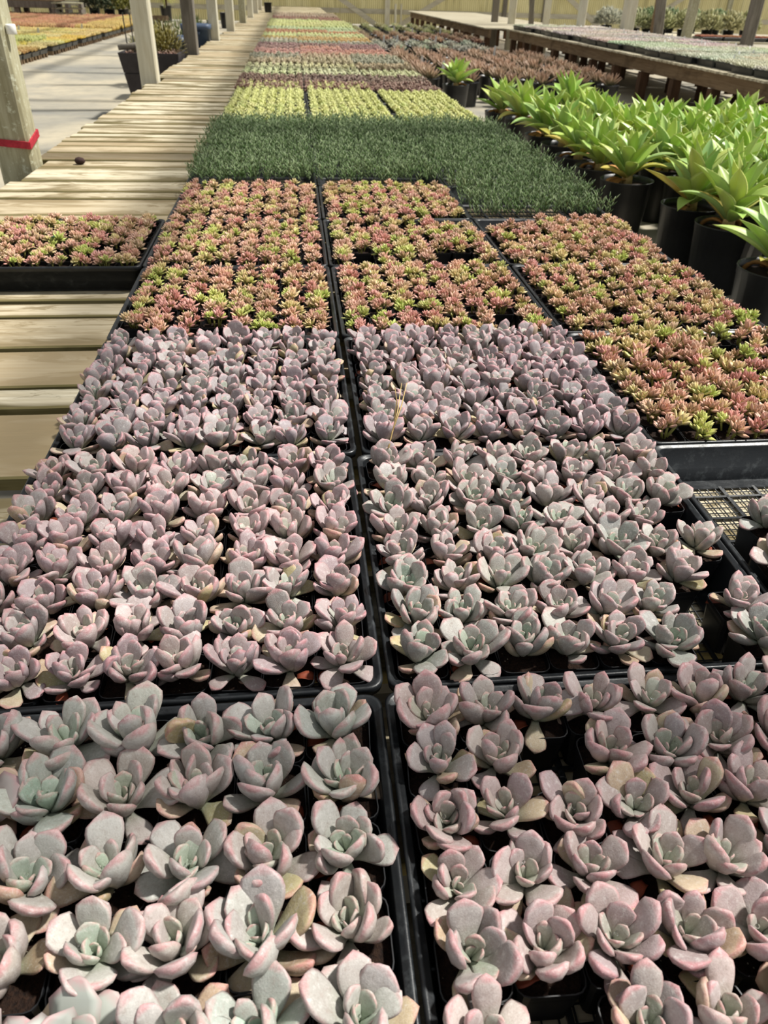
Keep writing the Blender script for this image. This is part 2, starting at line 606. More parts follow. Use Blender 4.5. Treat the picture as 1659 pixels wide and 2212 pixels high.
post(-0.678, 3.13, 0.125, M_POST, 'nearest lichen-spotted timber post with a red strap, left of the slatted walkway')
post(-0.655, 6.17, 0.12, M_POSTWHITE, 'pale timber post standing in front of the charcoal planter')
post(-0.635, 8.75, 0.125, M_POSTGREY, 'dark grey timber post beside the blue bins')
for i, (x, y) in enumerate(((-0.60, 11.05), (-0.55, 13.35), (-0.52, 16.3), (-0.50, 19.0), (-0.50, 22.0), (-0.5, 25.0))):
    post(x, y, 0.12, M_POSTWHITE if i != 2 else M_POST, 'pale timber post along the walkway, %s behind the dark grey post' % ORD[i + 1])
for x, y, w, m, lb, ln in ((5.78, 16.2, 0.13, M_POSTWHITE, 'white timber post behind the white blooms on the far bench', (0, 0)),
                           (6.42, 15.5, 0.20, M_POSTWHITE, 'widest white timber post behind the far bench seedlings', (0, 0)),
                           (6.45, 14.0, 0.13, M_POSTGREY, 'leaning grey timber post behind the far bench', (-0.11, 0)),
                           (6.45, 13.1, 0.13, M_POST, 'slender pale timber post beside the silver bushes', (0.03, 0)),
                           (6.62, 11.5, 0.14, M_POSTGREY, 'dark timber post at the far edge of the seedling bench near the frame edge', (0, 0)),
                           (6.95, 15.6, 0.06, M_BENCHWOOD, 'thin rusty brown pole beside the widest white post', (0, 0)),
                           (5.75, 18.4, 0.12, M_POSTWHITE, 'white timber post beyond the bare far bench', (0, 0)),
                           (5.62, 18.9, 0.10, M_POSTGREY, 'narrow leaning grey prop beyond the bare far bench', (-0.10, 0)),
                           (5.2, 19.2, 0.14, M_POSTWHITE, 'pale timber post rising from the bare bench end', (0, 0)),
                           (5.05, 20.2, 0.14, M_POSTGREY, 'grey timber post behind the pale post at the bare bench', (0, 0))):
    post(x, y, w, m, lb, 3.2, ln)

roof = thing('ceiling', 'open timber roof frame of rafters and purlins above the benches', 'roof', (0, 0, 0), kind='structure')  # beams above the view, added for the soft shadow bands they throw
for y in np.arange(0.6, 30, 3.0):
    a = Acc()
    a.box((-7, y - 0.05, 3.0), (9, y + 0.05, 3.2))
    obj('rafter', a.build('rafter', M_POST), roof)
for x in (-4.6, -2.9, -1.2, 1.62, 3.4, 5.6):
    a = Acc()
    a.box((x - 0.04, -1, 3.2), (x + 0.04, 30, 3.3))
    obj('purlin', a.build('purlin', M_GIRT), roof)

# ------------------------------------------------------------------ main slatted bench
SL_T = 0.022
SLAT_Z = RZ - 0.060                 # slat upper face
bench = thing('slatted_bench', 'long weathered slatted timber bench carrying the trays of succulents', 'bench', (0, 0, 0))
slats = [(-0.30, -0.14), (-0.11, 0.06), (0.09, 0.26), (0.29, 0.47), (0.50, 0.655), (0.685, 0.855), (0.905, 1.100), (1.125, 1.195), (1.207, 1.36), (1.385, 1.535), (1.552, 1.625), (1.645, 1.71), (1.74, 1.90), (1.93, 2.10), (2.13, 2.28), (2.30, 2.385), (2.405, 2.60), (2.615, 2.70), (2.715, 2.86), (2.875, 3.11), (3.125, 3.24)]
y = 3.255
while y < 29.6:
    w = random.choice((0.09, 0.14, 0.14, 0.14, 0.185))
    slats.append((y, y + w))
    y += w + random.uniform(0.010, 0.028)
for y0, y1 in slats:
    w = y1 - y0
    a = Acc()
    L0 = -0.655 + random.uniform(-0.018, 0.018)
    if y0 < 2.75 or y0 > 12:
        L0 += 0.03
    for px_, py_ in ((-0.678, 3.13), (-0.655, 6.17), (-0.635, 8.75), (-0.60, 11.05), (-0.55, 13.35), (-0.52, 16.3), (-0.50, 19.0), (-0.50, 22.0), (-0.5, 25.0)):
        if y0 < py_ + 0.075 and y1 > py_ - 0.075:
            L0 = px_ + 0.07
    x1 = 1.31
    N = 8
    V, F = [], []
    c = 0.003
    sec = [(0, 0), (0, SL_T - c), (c, SL_T), (w - c, SL_T), (w, SL_T - c), (w, 0)]
    ph = random.uniform(0, 6)
    for i in range(N + 1):
        x = L0 + (x1 - L0) * i / N
        wob = 0.0025 * math.sin(x * 3.1 + ph)
        for q, (py, pz) in enumerate(sec):
            V.append((x, py + (wob if q in (0, 1, 2) else 0.6 * wob), pz))
    m = len(sec)
    for i in range(N):
        for k in range(m):
            F.append((i * m + k, (i + 1) * m + k, (i + 1) * m + (k + 1) % m, i * m + (k + 1) % m))
    F.append(tuple(range(m)))
    F.append(tuple(N * m + k for k in range(m))[::-1])
    a.add(V, F)
    dz = random.uniform(-0.0035, 0.0)
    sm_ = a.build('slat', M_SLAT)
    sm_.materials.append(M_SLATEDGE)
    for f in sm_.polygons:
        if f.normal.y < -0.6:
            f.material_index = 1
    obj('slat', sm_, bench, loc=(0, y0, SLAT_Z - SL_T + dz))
for x in (-0.50, 0.33, 1.18):
    a = Acc()
    a.box((x - 0.02, -0.3, SLAT_Z - SL_T - 0.004 - 0.14), (x + 0.02, 29.6, SLAT_Z - SL_T - 0.004))
    obj('stringer', a.build('stringer', M_BENCHWOOD), bench)
lg = Acc()
lg.box((-0.045, -0.045, 0), (0.045, 0.045, SLAT_Z - SL_T - 0.144))
lgm = lg.build('leg', M_LEGWOOD)
for y in np.arange(0.2, 29.5, 2.4):
    for x in (-0.50, 0.33, 1.18):
        obj('leg', lgm, bench, loc=(x, y, 0))

# ------------------------------------------------------------------ trays
TW = 0.2085                     # half of the tray's outer width
TH = 0.059


def tray_body(n=4):
    a = Acc()
    r = 0.014
    sweep_rrect(a, [(TW - 0.016, TW - 0.016, r, -TH), (TW - 0.007, TW - 0.007, r, -0.012), (TW - 0.001, TW - 0.001, r, -0.011), (TW, TW, r, -0.0015), (TW - 0.0015, TW - 0.0015, r, 0.0),
                    (TW - 0.0035, TW - 0.0035, r, 0.0), (TW - 0.0045, TW - 0.0045, r, -0.0016), (TW - 0.0072, TW - 0.0072, r * 0.9, -0.0016), (TW - 0.0082, TW - 0.0082, r * 0.9, -0.0036), (TW - 0.0135, TW - 0.0135, r * 0.8, -TH + 0.004), (TW - 0.034, TW - 0.034, r * 0.5, -TH + 0.003),
                    (TW - 0.034, TW - 0.034, r * 0.5, -TH), (TW - 0.016, TW - 0.016, r, -TH)], n)
    return a


TRAY_BODY = tray_body(5).build('tray_body', M_TRAY, True)
a = Acc()
hw = TW - 0.030
zb = -TH + 0.0005
for k in range(-3, 4):                     # coarse ribs, diagonal and straight as on mesh-bottom flats
    t = k * hw / 3.5
    a.box((t - 0.0022, -hw, zb), (t + 0.0022, hw, zb + 0.003))
    a.box((-hw, t - 0.0022, zb), (hw, t + 0.0022, zb + 0.003))
k = -hw + 0.006
while k < hw:
    a.box((k - 0.0006, -hw, zb + 0.0003), (k + 0.0006, hw, zb + 0.0016))
    a.box((-hw, k - 0.0006, zb + 0.0003), (hw, k + 0.0006, zb + 0.0016))
    k += 0.0125
TRAY_MESH = a.build('mesh_base', M_TRAY)
a = tray_body(1)
a.box((-hw - 0.004, -hw - 0.004, -TH), (hw + 0.004, hw + 0.004, -TH + 0.003))
TRAY_FAR = a.build('nursery_tray', M_TRAY)

OFF = {('L', 0): -0.006, ('M', 0): -0.006, ('L', 2): 0.004, ('M', 2): 0.008, ('R', 2): 0.006, ('L', 3): 0.003, ('M', 3): 0.004, ('R', 3): 0.004, ('L', 1): -0.002, ('R', 5): -0.005}
CX = {'O': -0.21, 'L': 0.21, 'M': 0.63, 'R': 1.05}
COLN = {'O': 'stray', 'L': 'left-hand', 'M': 'middle', 'R': 'right-hand'}


def tray_origin(c, j):
    return Vector((CX[c] + OFF.get((c, j), 0), (j + 0.5) * 0.42, RZ))


def tray(c, j, what, near=True):
    p = tray_origin(c, j)
    if c == 'O':
        lb = 'lone black tray of pink succulents standing on the bare slats of the walkway'
    else:
        lb = 'black mesh-bottom tray of %s, %s column, %s row from the front' % (what, COLN[c], ORD[j + 1])
    rz = random.uniform(-0.006, 0.006)
    if near:
        o = thing('nursery_tray', lb, 'tray', p, rz)
        obj('rim_and_walls', TRAY_BODY, o)
        obj('mesh_base', TRAY_MESH, o)
    else:
        o = tag(obj('nursery_tray', TRAY_FAR, loc=p, rot=(0, 0, rz)), lb, 'tray')
    return p


# ------------------------------------------------------------------ small square pots
def pot_meshes(h, tag_):
    a = Acc()
    sweep_rrect(a, [(h * 0.80, h * 0.80, 0.006, -0.050), (h * 0.97, h * 0.97, 0.008, -0.004), (h, h, 0.009, -0.004), (h, h, 0.009, 0.0), (h - 0.0009, h - 0.0009, 0.0085, 0.0), (h - 0.0012, h - 0.0012, 0.008, -0.012)], 3)
    V, F = [], []
    body = a.build('pot', M_POT, False)
    b = Acc()
    n = 6
    V = []
    for iy in range(n):
        for ix in range(n):
            x, y = (ix / (n - 1) * 2 - 1) * (h - 0.0013), (iy / (n - 1) * 2 - 1) * (h - 0.0013)
            if ix in (0, n - 1) and iy in (0, n - 1):
                x *= 0.86
                y *= 0.86
            V.append((x, y, -0.009 + 0.0012 * math.sin(ix * 2.3 + iy * 1.7)))
    b.add(V, [(iy * n + ix, iy * n + ix + 1, (iy + 1) * n + ix + 1, (iy + 1) * n + ix) for iy in range(n - 1) for ix in range(n - 1)])
    return body, b.build('soil', M_SOIL, True)


POT8, SOIL8 = pot_meshes(0.0240, 8)
POT7, SOIL7 = pot_meshes(0.0274, 7)

# ------------------------------------------------------------------ lilac rosettes (leaf by leaf)
LV = []
for i, (W, T, bend, cup, base, peak, pw, tw, side) in enumerate(((0.35, 0.23, 0.45, 0.20, 0.34, 0.72, 2.6, 0.0, 0.0), (0.33, 0.25, 0.70, 0.26, 0.38, 0.70, 2.4, 0.3, 0.04), (0.38, 0.21, 0.30, 0.14, 0.30, 0.76, 2.9, -0.25, -0.04),
                                                          (0.29, 0.25, 0.90, 0.30, 0.42, 0.68, 2.3, -0.4, 0.07), (0.36, 0.21, -0.10, 0.20, 0.32, 0.75, 2.7, 0.2, -0.06), (0.28, 0.24, 0.35, 0.12, 0.42, 0.74, 2.5, 0.15, 0.06), (0.34, 0.22, -0.55, 0.18, 0.34, 0.76, 2.7, -0.15, 0.05), (0.31, 0.24, 0.60, 0.20, 0.36, 0.74, 2.6, 0.45, -0.05))):
    V, F, E, Tt = leaf_geo(W, T, bend, cup, spoon(base, peak, pw), 10, 10, 0.085, 0.0, 0.40, tw, None, side)
    LV.append(mesh('leaf', V, F, M_LILAC, True, {'edge': E, 't': Tt}))
LOWLEAF = [leaf_geo(W, 0.2, b, 0.22, spoon(0.42, 0.66, 2.3), 5, 6, 0.05, 0.0, 0.4) for W, b in ((0.44, 0.4), (0.40, 0.1))]
V, F, E, Tt = leaf_geo(0.30, 0.07, -0.9, 0.5, spoon(0.5, 0.55, 2.0), 6, 6, 0.06, 0.3)
DRYLEAF = mesh('dry_leaf', V * 0.019, F, M_DRY, True)

PAL = {
    'silver': [(180, 178, 171), (174, 171, 166), (170, 174, 166), (180, 171, 165)],
    'blush': [(176, 159, 157), (168, 152, 150), (178, 165, 161), (164, 155, 152)],
    'lilac': [(166, 149, 150), (160, 145, 146), (170, 155, 153), (158, 150, 147)],
    'mauve': [(156, 146, 148), (162, 150, 152), (150, 143, 144), (160, 154, 152)],
    'grey': [(162, 158, 152), (168, 158, 155), (154, 154, 148), (162, 154, 151)],
}
OLD = [(190, 172, 146), (180, 158, 136), (192, 178, 152), (172, 150, 126), (178, 166, 126)]


def rosette_leaves(n, L, openn, pal, rnd):
    """list of (matrix, length, colour) for the leaves of one rosette; foot of the stem at the origin"""
    out = []
    ph = rnd.uniform(0, 6.28)
    tint = rnd.choice(pal)
    tilt = Matrix.Rotation(rnd.uniform(0, 0.25), 4, Vector((rnd.uniform(-1, 1), rnd.uniform(-1, 1), 0.01)).normalized())
    for i in range(n):
        u = i / (n - 1)
        az = ph + i * 2.39996 + rnd.uniform(-0.25, 0.25)
        elev = math.radians(openn + (62 - openn) * u ** 0.9 + rnd.uniform(-8, 8))
        if i < 4:
            elev -= math.radians(rnd.uniform(18, 40))
        elif i < 9:
            elev -= math.radians(rnd.uniform(0, 14))
        l = L * (0.76 if i < 4 else 0.92 if i < 6 else 1.0) * (1 - 0.72 * max(u - 0.35, 0) ** 1.2 / 0.596) * rnd.uniform(0.88, 1.1)
        r0 = 0.0045 * (1 - u) + 0.0006
        z0 = 0.002 + 0.010 * u
        M = tilt @ Matrix.Rotation(az, 4, 'Z') @ Matrix.Translation((r0, 0, z0)) @ Matrix.Rotation(-elev, 4, 'Y') @ Matrix.Rotation(rnd.uniform(-0.3, 0.3), 4, 'X')
        if i < 5 and rnd.random() < (0.72 if i < 3 else 0.3):
            c = rnd.choice(OLD)
        else:
            c = tint
        jit = rnd.uniform(-12, 10)
        c = [x + jit + rnd.uniform(-2, 2) for x in c]
        if u > 0.7:
            c = [c[0] - 8, c[1] + 6, c[2] - 4]
        out.append((M, l, lin(*c), u))
    return out


def rosette_plant(pos, n, L, openn, pal, rnd, label, group, pot, soil, drops=False):
    t = thing('potted_rosette', label, 'succulent', pos, rnd.uniform(-0.07, 0.07), group)
    obj('pot', pot, t)
    obj('soil', soil, t)
    base = Matrix.Translation((rnd.uniform(-0.003, 0.003), rnd.uniform(-0.003, 0.003), -0.004))
    for M, l, c, u in rosette_leaves(n, L, openn, pal, rnd):
        v_ = rnd.choice((0, 1, 2, 3, 4, 5, 6, 7) if u < 0.3 else (0, 1, 2, 4, 5, 7) if u < 0.6 else (0, 2, 4, 5))
        obj('leaf', LV[v_], t, mw=base @ M @ Matrix.Diagonal((l, l * (0.98 - 0.16 * min(u * 1.5, 1)), l, 1)), color=c)
    if drops:
        for k in range(rnd.randint(1, 3)):
            az, rr = rnd.uniform(0, 6.28), rnd.uniform(0.002, 0.007)
            obj('water_drop', DROP, t, loc=(rr * math.cos(az), rr * math.sin(az), 0.013 + rr * 1.1), scale=rnd.uniform(0.0009, 0.0019))
    for k in range(rnd.choice((0, 1, 1, 2))):
        az = rnd.uniform(0, 6.28)
        obj('dry_leaf', DRYLEAF, t, mw=Matrix.Translation((0.012 * math.cos(az), 0.012 * math.sin(az), -0.003)) @ Matrix.Rotation(az + rnd.uniform(-1, 1), 4, 'Z'))


s = NT('water')
M_WATER = s.done((1, 1, 1, 1), 0.02, 0.5)
s.b.inputs['Transmission Weight'].default_value = 1.0
s.b.inputs['IOR'].default_value = 1.33
a = Acc()
a.lathe([(0.0001, -0.6), (0.7, -0.5), (1.0, 0.0), (0.85, 0.45), (0.5, 0.8), (0.0001, 0.95)], 10)
DROP = a.build('water_drop', M_WATER, True)
LIL = []            # (distance, pos, tray spec, row, col)
SPEC = {('L', 0): dict(n=7, leaves=(17, 20), L=0.0465, op=40, pal='silver'), ('M', 0): dict(n=8, leaves=(15, 18), L=0.0405, op=40, pal='blush'),
        ('L', 1): dict(n=8, leaves=(17, 20), L=0.0385, op=40, pal='lilac'), ('M', 1): dict(n=8, leaves=(17, 20), L=0.0380, op=38, pal='grey'),
        ('L', 2): dict(n=8, leaves=(17, 20), L=0.0380, op=40, pal='mauve'), ('R', 0): dict(n=8, leaves=(15, 18), L=0.0405, op=40, pal='blush'), ('M', 2): dict(n=8, leaves=(17, 20), L=0.0380, op=40, pal='mauve')}
HOLES = {('M', 0): {(2, 6), (1, 2)}, ('M', 1): {(7, 4), (7, 2), (6, 0), (6, 1)}, ('M', 3): {(6, 0), (6, 1), (7, 3)}, ('M', 4): {(1, 6), (2, 6), (4, 6), (7, 7), (6, 7), (1, 1), (1, 0), (5, 1), (6, 1), (5, 0), (6, 0)}, ('R', 4): {(0, 7), (1, 7), (2, 7), (0, 6), (1, 5), (2, 4)}, ('R', 2): {(5, 6), (5, 2), (6, 3)},
         ('R', 3): {(3, 5), (5, 2), (2, 1)}, ('L', 3): {(0, 0), (3, 0)}, ('O', 4): {(4, 1), (6, 2)}}
TRAYWORD = {('L', 0): 'front left tray', ('R', 0): 'front right tray', ('M', 0): 'front middle tray', ('L', 1): 'second left tray', ('M', 1): 'second middle tray', ('L', 2): 'third left tray', ('M', 2): 'third middle tray'}
for (c, j), sp in SPEC.items():
    o = tray(c, j, 'grey-lilac rosettes')
    pitch = 0.394 / sp['n']
    for r in range(sp['n']):
        for k in range(sp['n']):
            if (k, r) in HOLES.get((c, j), ()):
                continue
            p = Vector((o.x - 0.197 + pitch * (k + 0.5), o.y - 0.197 + pitch * (r + 0.5), RZ - 0.004))
            LIL.append(((p - CAM_C).length, p, (c, j), r, k))
LIL.sort(key=lambda q: q[0])
rnd = random.Random(11)
mass = Acc()
count = 0
for d, p, key, r, k in LIL:
    sp = SPEC[key]
    n = rnd.randint(*sp['leaves'])
    L = sp['L'] * rnd.uniform(0.9, 1.08)
    op = sp['op'] + rnd.uniform(-7, 7)
    pal = [PAL[sp['pal']][i] for i in range(4)]
    if in_frame(p + Vector((0, 0, 0.02)), 55) and count < 318:
        count += 1
        side = sp['n'] - k if key[0] == 'L' else k + 1
        lb = 'grey-lilac rosette in %s, %s row from its front, %s from the rim between columns' % (TRAYWORD[key], ORD[r + 1], ORD[side])
        lb = 'rosette in %s, %s from the central rim, %s row from front' % (TRAYWORD[key], ORD[side], ORD[r + 1])
        rosette_plant(p, n, L, op, pal, rnd, lb, 'grey-lilac rosettes in small square pots', POT7 if sp['n'] == 7 else POT8, SOIL7 if sp['n'] == 7 else SOIL8, key[1] == 0)
    else:
        for M, l, cc, u in rosette_leaves(n, L, op, pal, rnd):
            V, F, E, Tt = rnd.choice(LOWLEAF)
            mass.add(V * l, F, Matrix.Translation(p + Vector((0, 0, -0.006))) @ M, edge=E, t=Tt, col=np.tile(cc, (len(V), 1)))
if mass.n:
    o = obj('rosette_foliage', mass.build('rosette_foliage', M_LILACMASS, True))
    tag(o, 'remaining grey-lilac rosettes at the outer and rear edges of their trays', 'succulents', kind='stuff')

# half-empty tray at the right with a few pots
o = tray('R', 1, 'few rosettes')
for i, (dx, dy) in enumerate(((-0.140, 0.012), (-0.165, -0.062), (-0.165, -0.115), (-0.088, 0.022), (-0.112, -0.05))):
    rosette_plant(Vector((o.x + dx, o.y + dy, RZ - 0.004)), 17, 0.040, 38, PAL['grey'], rnd, 'rosette in the half-empty mesh tray, ' + ('leftmost of the row nearest its bare corner', 'against the left wall, middle one', 'against the left wall, front one', 'second from the left wall, rear one', 'second from the left wall, front one')[i], 'rosettes in the half-empty tray', POT8, SOIL8)

# ------------------------------------------------------------------ pink and green clumps
SMALL_LEAF = leaf_geo(0.24, 0.24, 0.3, 0.1, lance(0.55, 0.50), 5, 6, 0.04, 0.0, 0.45)


def head_mesh(seed, n, R):
    rnd = random.Random(seed)
    a = Acc()
    V, F, E, Tt = SMALL_LEAF
    for i in range(n):
        u = i / (n - 1)
        M = Matrix.Rotation(i * 2.39996 + rnd.uniform(-0.2, 0.2), 4, 'Z') @ Matrix.Translation((0.001, 0, 0.003 + 0.006 * u)) @ Matrix.Rotation(-math.radians(14 + 62 * u ** 0.9 + rnd.uniform(-8, 8)), 4, 'Y')
        a.add(V * R * (1 - 0.45 * u) * rnd.uniform(0.85, 1.12), F, M, t=Tt)
    a.tube([(0, 0, -0.012), (0, 0, 0.006)], 0.0016, 5)
    a.A['t'].append(np.zeros(10))
    return a


HEADS_A = [head_mesh(s, 13 + s % 4, 0.0162) for s in range(6)]
HEADS = [h.build('rosette_head', M_SMALL, True) for h in HEADS_A]
SMALLPAL = [(208, 168, 142), (200, 158, 136), (190, 150, 130), (208, 184, 142), (190, 178, 124), (192, 138, 126), (172, 178, 104), (212, 178, 154), (176, 146, 114), (196, 160, 140), (196, 146, 136), (200, 184, 130), (186, 150, 128), (182, 158, 128), (172, 184, 98), (188, 192, 112)]


def small_heads(rnd, big=False):
    out = []
    base = rnd.choice(SMALLPAL)
    n = rnd.randint(3, 5) if big else rnd.randint(4, 7)
    a0 = rnd.uniform(0, 6.28)
    for k in range(n):
        r = 0.0 if k == 0 else rnd.uniform(0.009, 0.0155)
        az = a0 + k * 6.28 / max(n - 1, 1) + rnd.uniform(-0.3, 0.3)
        c = base if rnd.random() < 0.5 else rnd.choice(SMALLPAL)
        jj = rnd.uniform(-12, 8)
        M = Matrix.Translation((r * math.cos(az), r * math.sin(az), rnd.uniform(0.000, 0.014))) @ Matrix.Rotation(az, 4, 'Z') @ Matrix.Rotation(rnd.uniform(0.1, 0.6) * (k > 0), 4, 'Y') @ Matrix.Rotation(rnd.uniform(0, 6), 4, 'Z') @ Matrix.Scale(rnd.uniform(0.8, 1.2) * (1.25 if big else 1.0), 4)
        out.append((M, rnd.randrange(6), lin(*[x * 1.03 + 2 + jj for x in c])))
    return out


SM = []
SMT = [('R', 2), ('L', 3), ('M', 3), ('R', 3), ('L', 4), ('M', 4), ('R', 4), ('O', 4), ('L', 5), ('M', 5)]
SMW = {('R', 2): 'right tray behind the bare mesh', ('L', 3): 'fourth left tray', ('M', 3): 'fourth middle tray', ('R', 3): 'fourth right tray', ('L', 4): 'fifth left tray', ('M', 4): 'fifth middle tray', ('R', 4): 'fifth right tray', ('O', 4): 'lone tray on the slats', ('L', 5): 'sixth left tray', ('M', 5): 'sixth middle tray'}
for key in SMT:
    o = tray(key[0], key[1], 'pink and green succulents')
    pitch = 0.394 / 8
    for r in range(8):
        for k in range(8):
            if (k, r) in HOLES.get(key, ()):
                continue
            p = Vector((o.x - 0.197 + pitch * (k + 0.5), o.y - 0.197 + pitch * (r + 0.5), RZ - 0.006))
            SM.append(((p - CAM_C).length, p, key, r, k))
SM.sort(key=lambda q: q[0])
rnd = random.Random(23)
mass = Acc()
pots = Acc()
pv = np.array([v.co[:] for v in POT8.vertices])
pf = [tuple(f.vertices) for f in POT8.polygons]
count = 0
for d, p, key, r, k in SM:
    hs = small_heads(rnd, key[1] == 2)
    if in_frame(p + Vector((0, 0, 0.02)), 30) and count < 305:
        count += 1
        t = thing('potted_clump', 'pink-green clump in %s, %s row from front, %s from left' % (SMW[key], ORD[r + 1], ORD[k + 1]), 'succulent', p, rnd.uniform(-0.06, 0.06), 'pink and green succulent clumps')
        obj('pot', POT8, t)
        obj('soil', SOIL8, t)
        for M, h, c in hs:
            obj('rosette_head', HEADS[h], t, mw=Matrix.Translation((0, 0, -0.002)) @ M, color=c)
    else:
        B = Matrix.Translation(p + Vector((0, 0, -0.002)))
        pots.add(pv, pf, Matrix.Translation(p))
        for M, h, c in hs:
            V = np.concatenate(HEADS_A[h].V)
            mass.add(V, HEADS_A[h].F, B @ M, t=np.concatenate(HEADS_A[h].A['t']), col=np.tile(c, (len(V), 1)))
o = tag(obj('clump_foliage', mass.build('clump_foliage', M_SMALLMASS, True)), 'pink and green succulent clumps filling the farther trays before the needle-leaved ones', 'succulents', kind='stuff')
obj('pots', pots.build('pots', M_POT), o)['kind'] = 'stuff'

# ------------------------------------------------------------------ needle-leaved trays
def needle_mesh(seed):
    rnd = np.random.default_rng(seed)
    V, F, T, Vv = [], [], [], []
    for r in range(8):
        for k in range(8):
            cx, cy = (-0.2 + 0.05 * (k + 0.5), -0.2 + 0.05 * (r + 0.5))
            hh = rnd.uniform(0.75, 1.1)
            tone = rnd.uniform(0, 1)
            for s_ in range(9):
                a0 = rnd.uniform(0, 6.28)
                rr = 0.026 * math.sqrt(rnd.uniform(0, 1))
                bx, by = cx + rr * math.cos(a0), cy + rr * math.sin(a0)
                lean = np.array([rr * math.cos(a0) * 0.5 + rnd.normal(0, 0.006), rr * math.sin(a0) * 0.5 + rnd.normal(0, 0.006)])
                H = 0.060 * hh * rnd.uniform(0.65, 1.15)
                for q in range(7):
                    f = 0.35 + 0.65 * q / 6
                    px, py, pz = bx + lean[0] * f, by + lean[1] * f, -0.010 + H * f
                    az = q * 2.2 + a0
                    ll = 0.018 * rnd.uniform(0.8, 1.25)
                    dx, dy, dz = math.cos(az) * 0.62, math.sin(az) * 0.62, 0.78
                    w = 0.0018
                    sx, sy = -math.sin(az) * w, math.cos(az) * w
                    n = len(V)
                    mx, my, mz = px + dx * ll * 0.5, py + dy * ll * 0.5, pz + dz * ll * 0.45
                    V += [(px, py, pz), (mx + sx, my + sy, mz), (mx - sx, my - sy, mz), (mx - dx * w, my - dy * w, mz + w * 1.3), (px + dx * ll, py + dy * ll, pz + dz * ll)]
                    F += [(n, n + 1, n + 3), (n, n + 3, n + 2), (n, n + 2, n + 1), (n + 1, n + 4, n + 3), (n + 3, n + 4, n + 2), (n + 2, n + 4, n + 1)]
                    t0 = 0.5 * f
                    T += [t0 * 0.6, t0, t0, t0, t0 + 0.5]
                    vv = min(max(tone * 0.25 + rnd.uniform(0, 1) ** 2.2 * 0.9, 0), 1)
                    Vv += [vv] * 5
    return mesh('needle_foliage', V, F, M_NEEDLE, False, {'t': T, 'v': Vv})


NEED = [needle_mesh(s) for s in (1, 2)]
rnd = random.Random(5)
for c in 'LMR':
    for j in range(5 if c == 'R' else 6, 9):
        o = tray(c, j, 'green needle-leaved plants', near=(j < 7))
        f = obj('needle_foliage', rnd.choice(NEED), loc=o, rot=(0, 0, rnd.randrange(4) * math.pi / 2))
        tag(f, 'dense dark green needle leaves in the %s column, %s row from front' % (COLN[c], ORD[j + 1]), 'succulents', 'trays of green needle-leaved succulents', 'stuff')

# ------------------------------------------------------------------ lime rosettes and the far colour bands
MINILEAF = leaf_geo(0.30, 0.10, 0.3, 0.15, lance(0.5, 0.6), 4, 4, 0.04, 0.0, 0.45)


def star(a, rnd, x, y, z, R, n, e0=12, e1=72):
    V, F, E, Tt = MINILEAF
    vv = rnd.uniform(0, 1)
    ph = rnd.uniform(0, 6)
    for i in range(n):
        u = i / max(n - 1, 1)
        M = Matrix.Translation((x, y, z + 0.25 * R * u)) @ Matrix.Rotation(ph + i * 2.39996, 4, 'Z') @ Matrix.Rotation(-math.radians(e0 + (e1 - e0) * u + rnd.uniform(-9, 9)), 4, 'Y')
        a.add(V * R * (1 - 0.4 * u) * rnd.uniform(0.85, 1.15), F, M, t=Tt, v=np.full(len(V), min(max(vv * 0.6 + rnd.uniform(-0.1, 0.4), 0), 1)))


LIME = []
for s_ in range(4):
    a = Acc()
    rnd = random.Random(40 + s_)
    star(a, rnd, 0, 0, 0.006, 0.031, 11)
    for k in range(3):
        az = rnd.uniform(0, 6)
        star(a, rnd, 0.016 * math.cos(az), 0.016 * math.sin(az), 0.010, 0.020, 7)
    LIME.append((a, a.build('lime_rosette', M_FOLI, True)))


def mat_mesh(seed, style):
    rnd = random.Random(seed)
    a = Acc()
    n = 8
    for r in range(n):
        for k in range(n):
            x, y = -0.208 + 0.052 * (k + 0.5), -0.208 + 0.052 * (r + 0.5)
            if style == 'rosette':
                star(a, rnd, x, y, 0.004, 0.038 * rnd.uniform(0.85, 1.15), 9)
            elif style == 'spiky':
                star(a, rnd, x, y, 0.0, 0.052 * rnd.uniform(0.8, 1.2), 10, 30, 88)
                star(a, rnd, x + rnd.uniform(-0.015, 0.015), y + rnd.uniform(-0.015, 0.015), 0.01, 0.03, 4, 40, 80)
            else:
                for q in range(4):
                    star(a, rnd, x + rnd.uniform(-0.02, 0.02), y + rnd.uniform(-0.02, 0.02), rnd.uniform(0.0, 0.022), 0.022 * rnd.uniform(0.8, 1.2), 5)
    return a.build('plug_foliage', M_FOLI, True)


def br(c, k=0.28):
    return [x + (255 - x) * k for x in c]


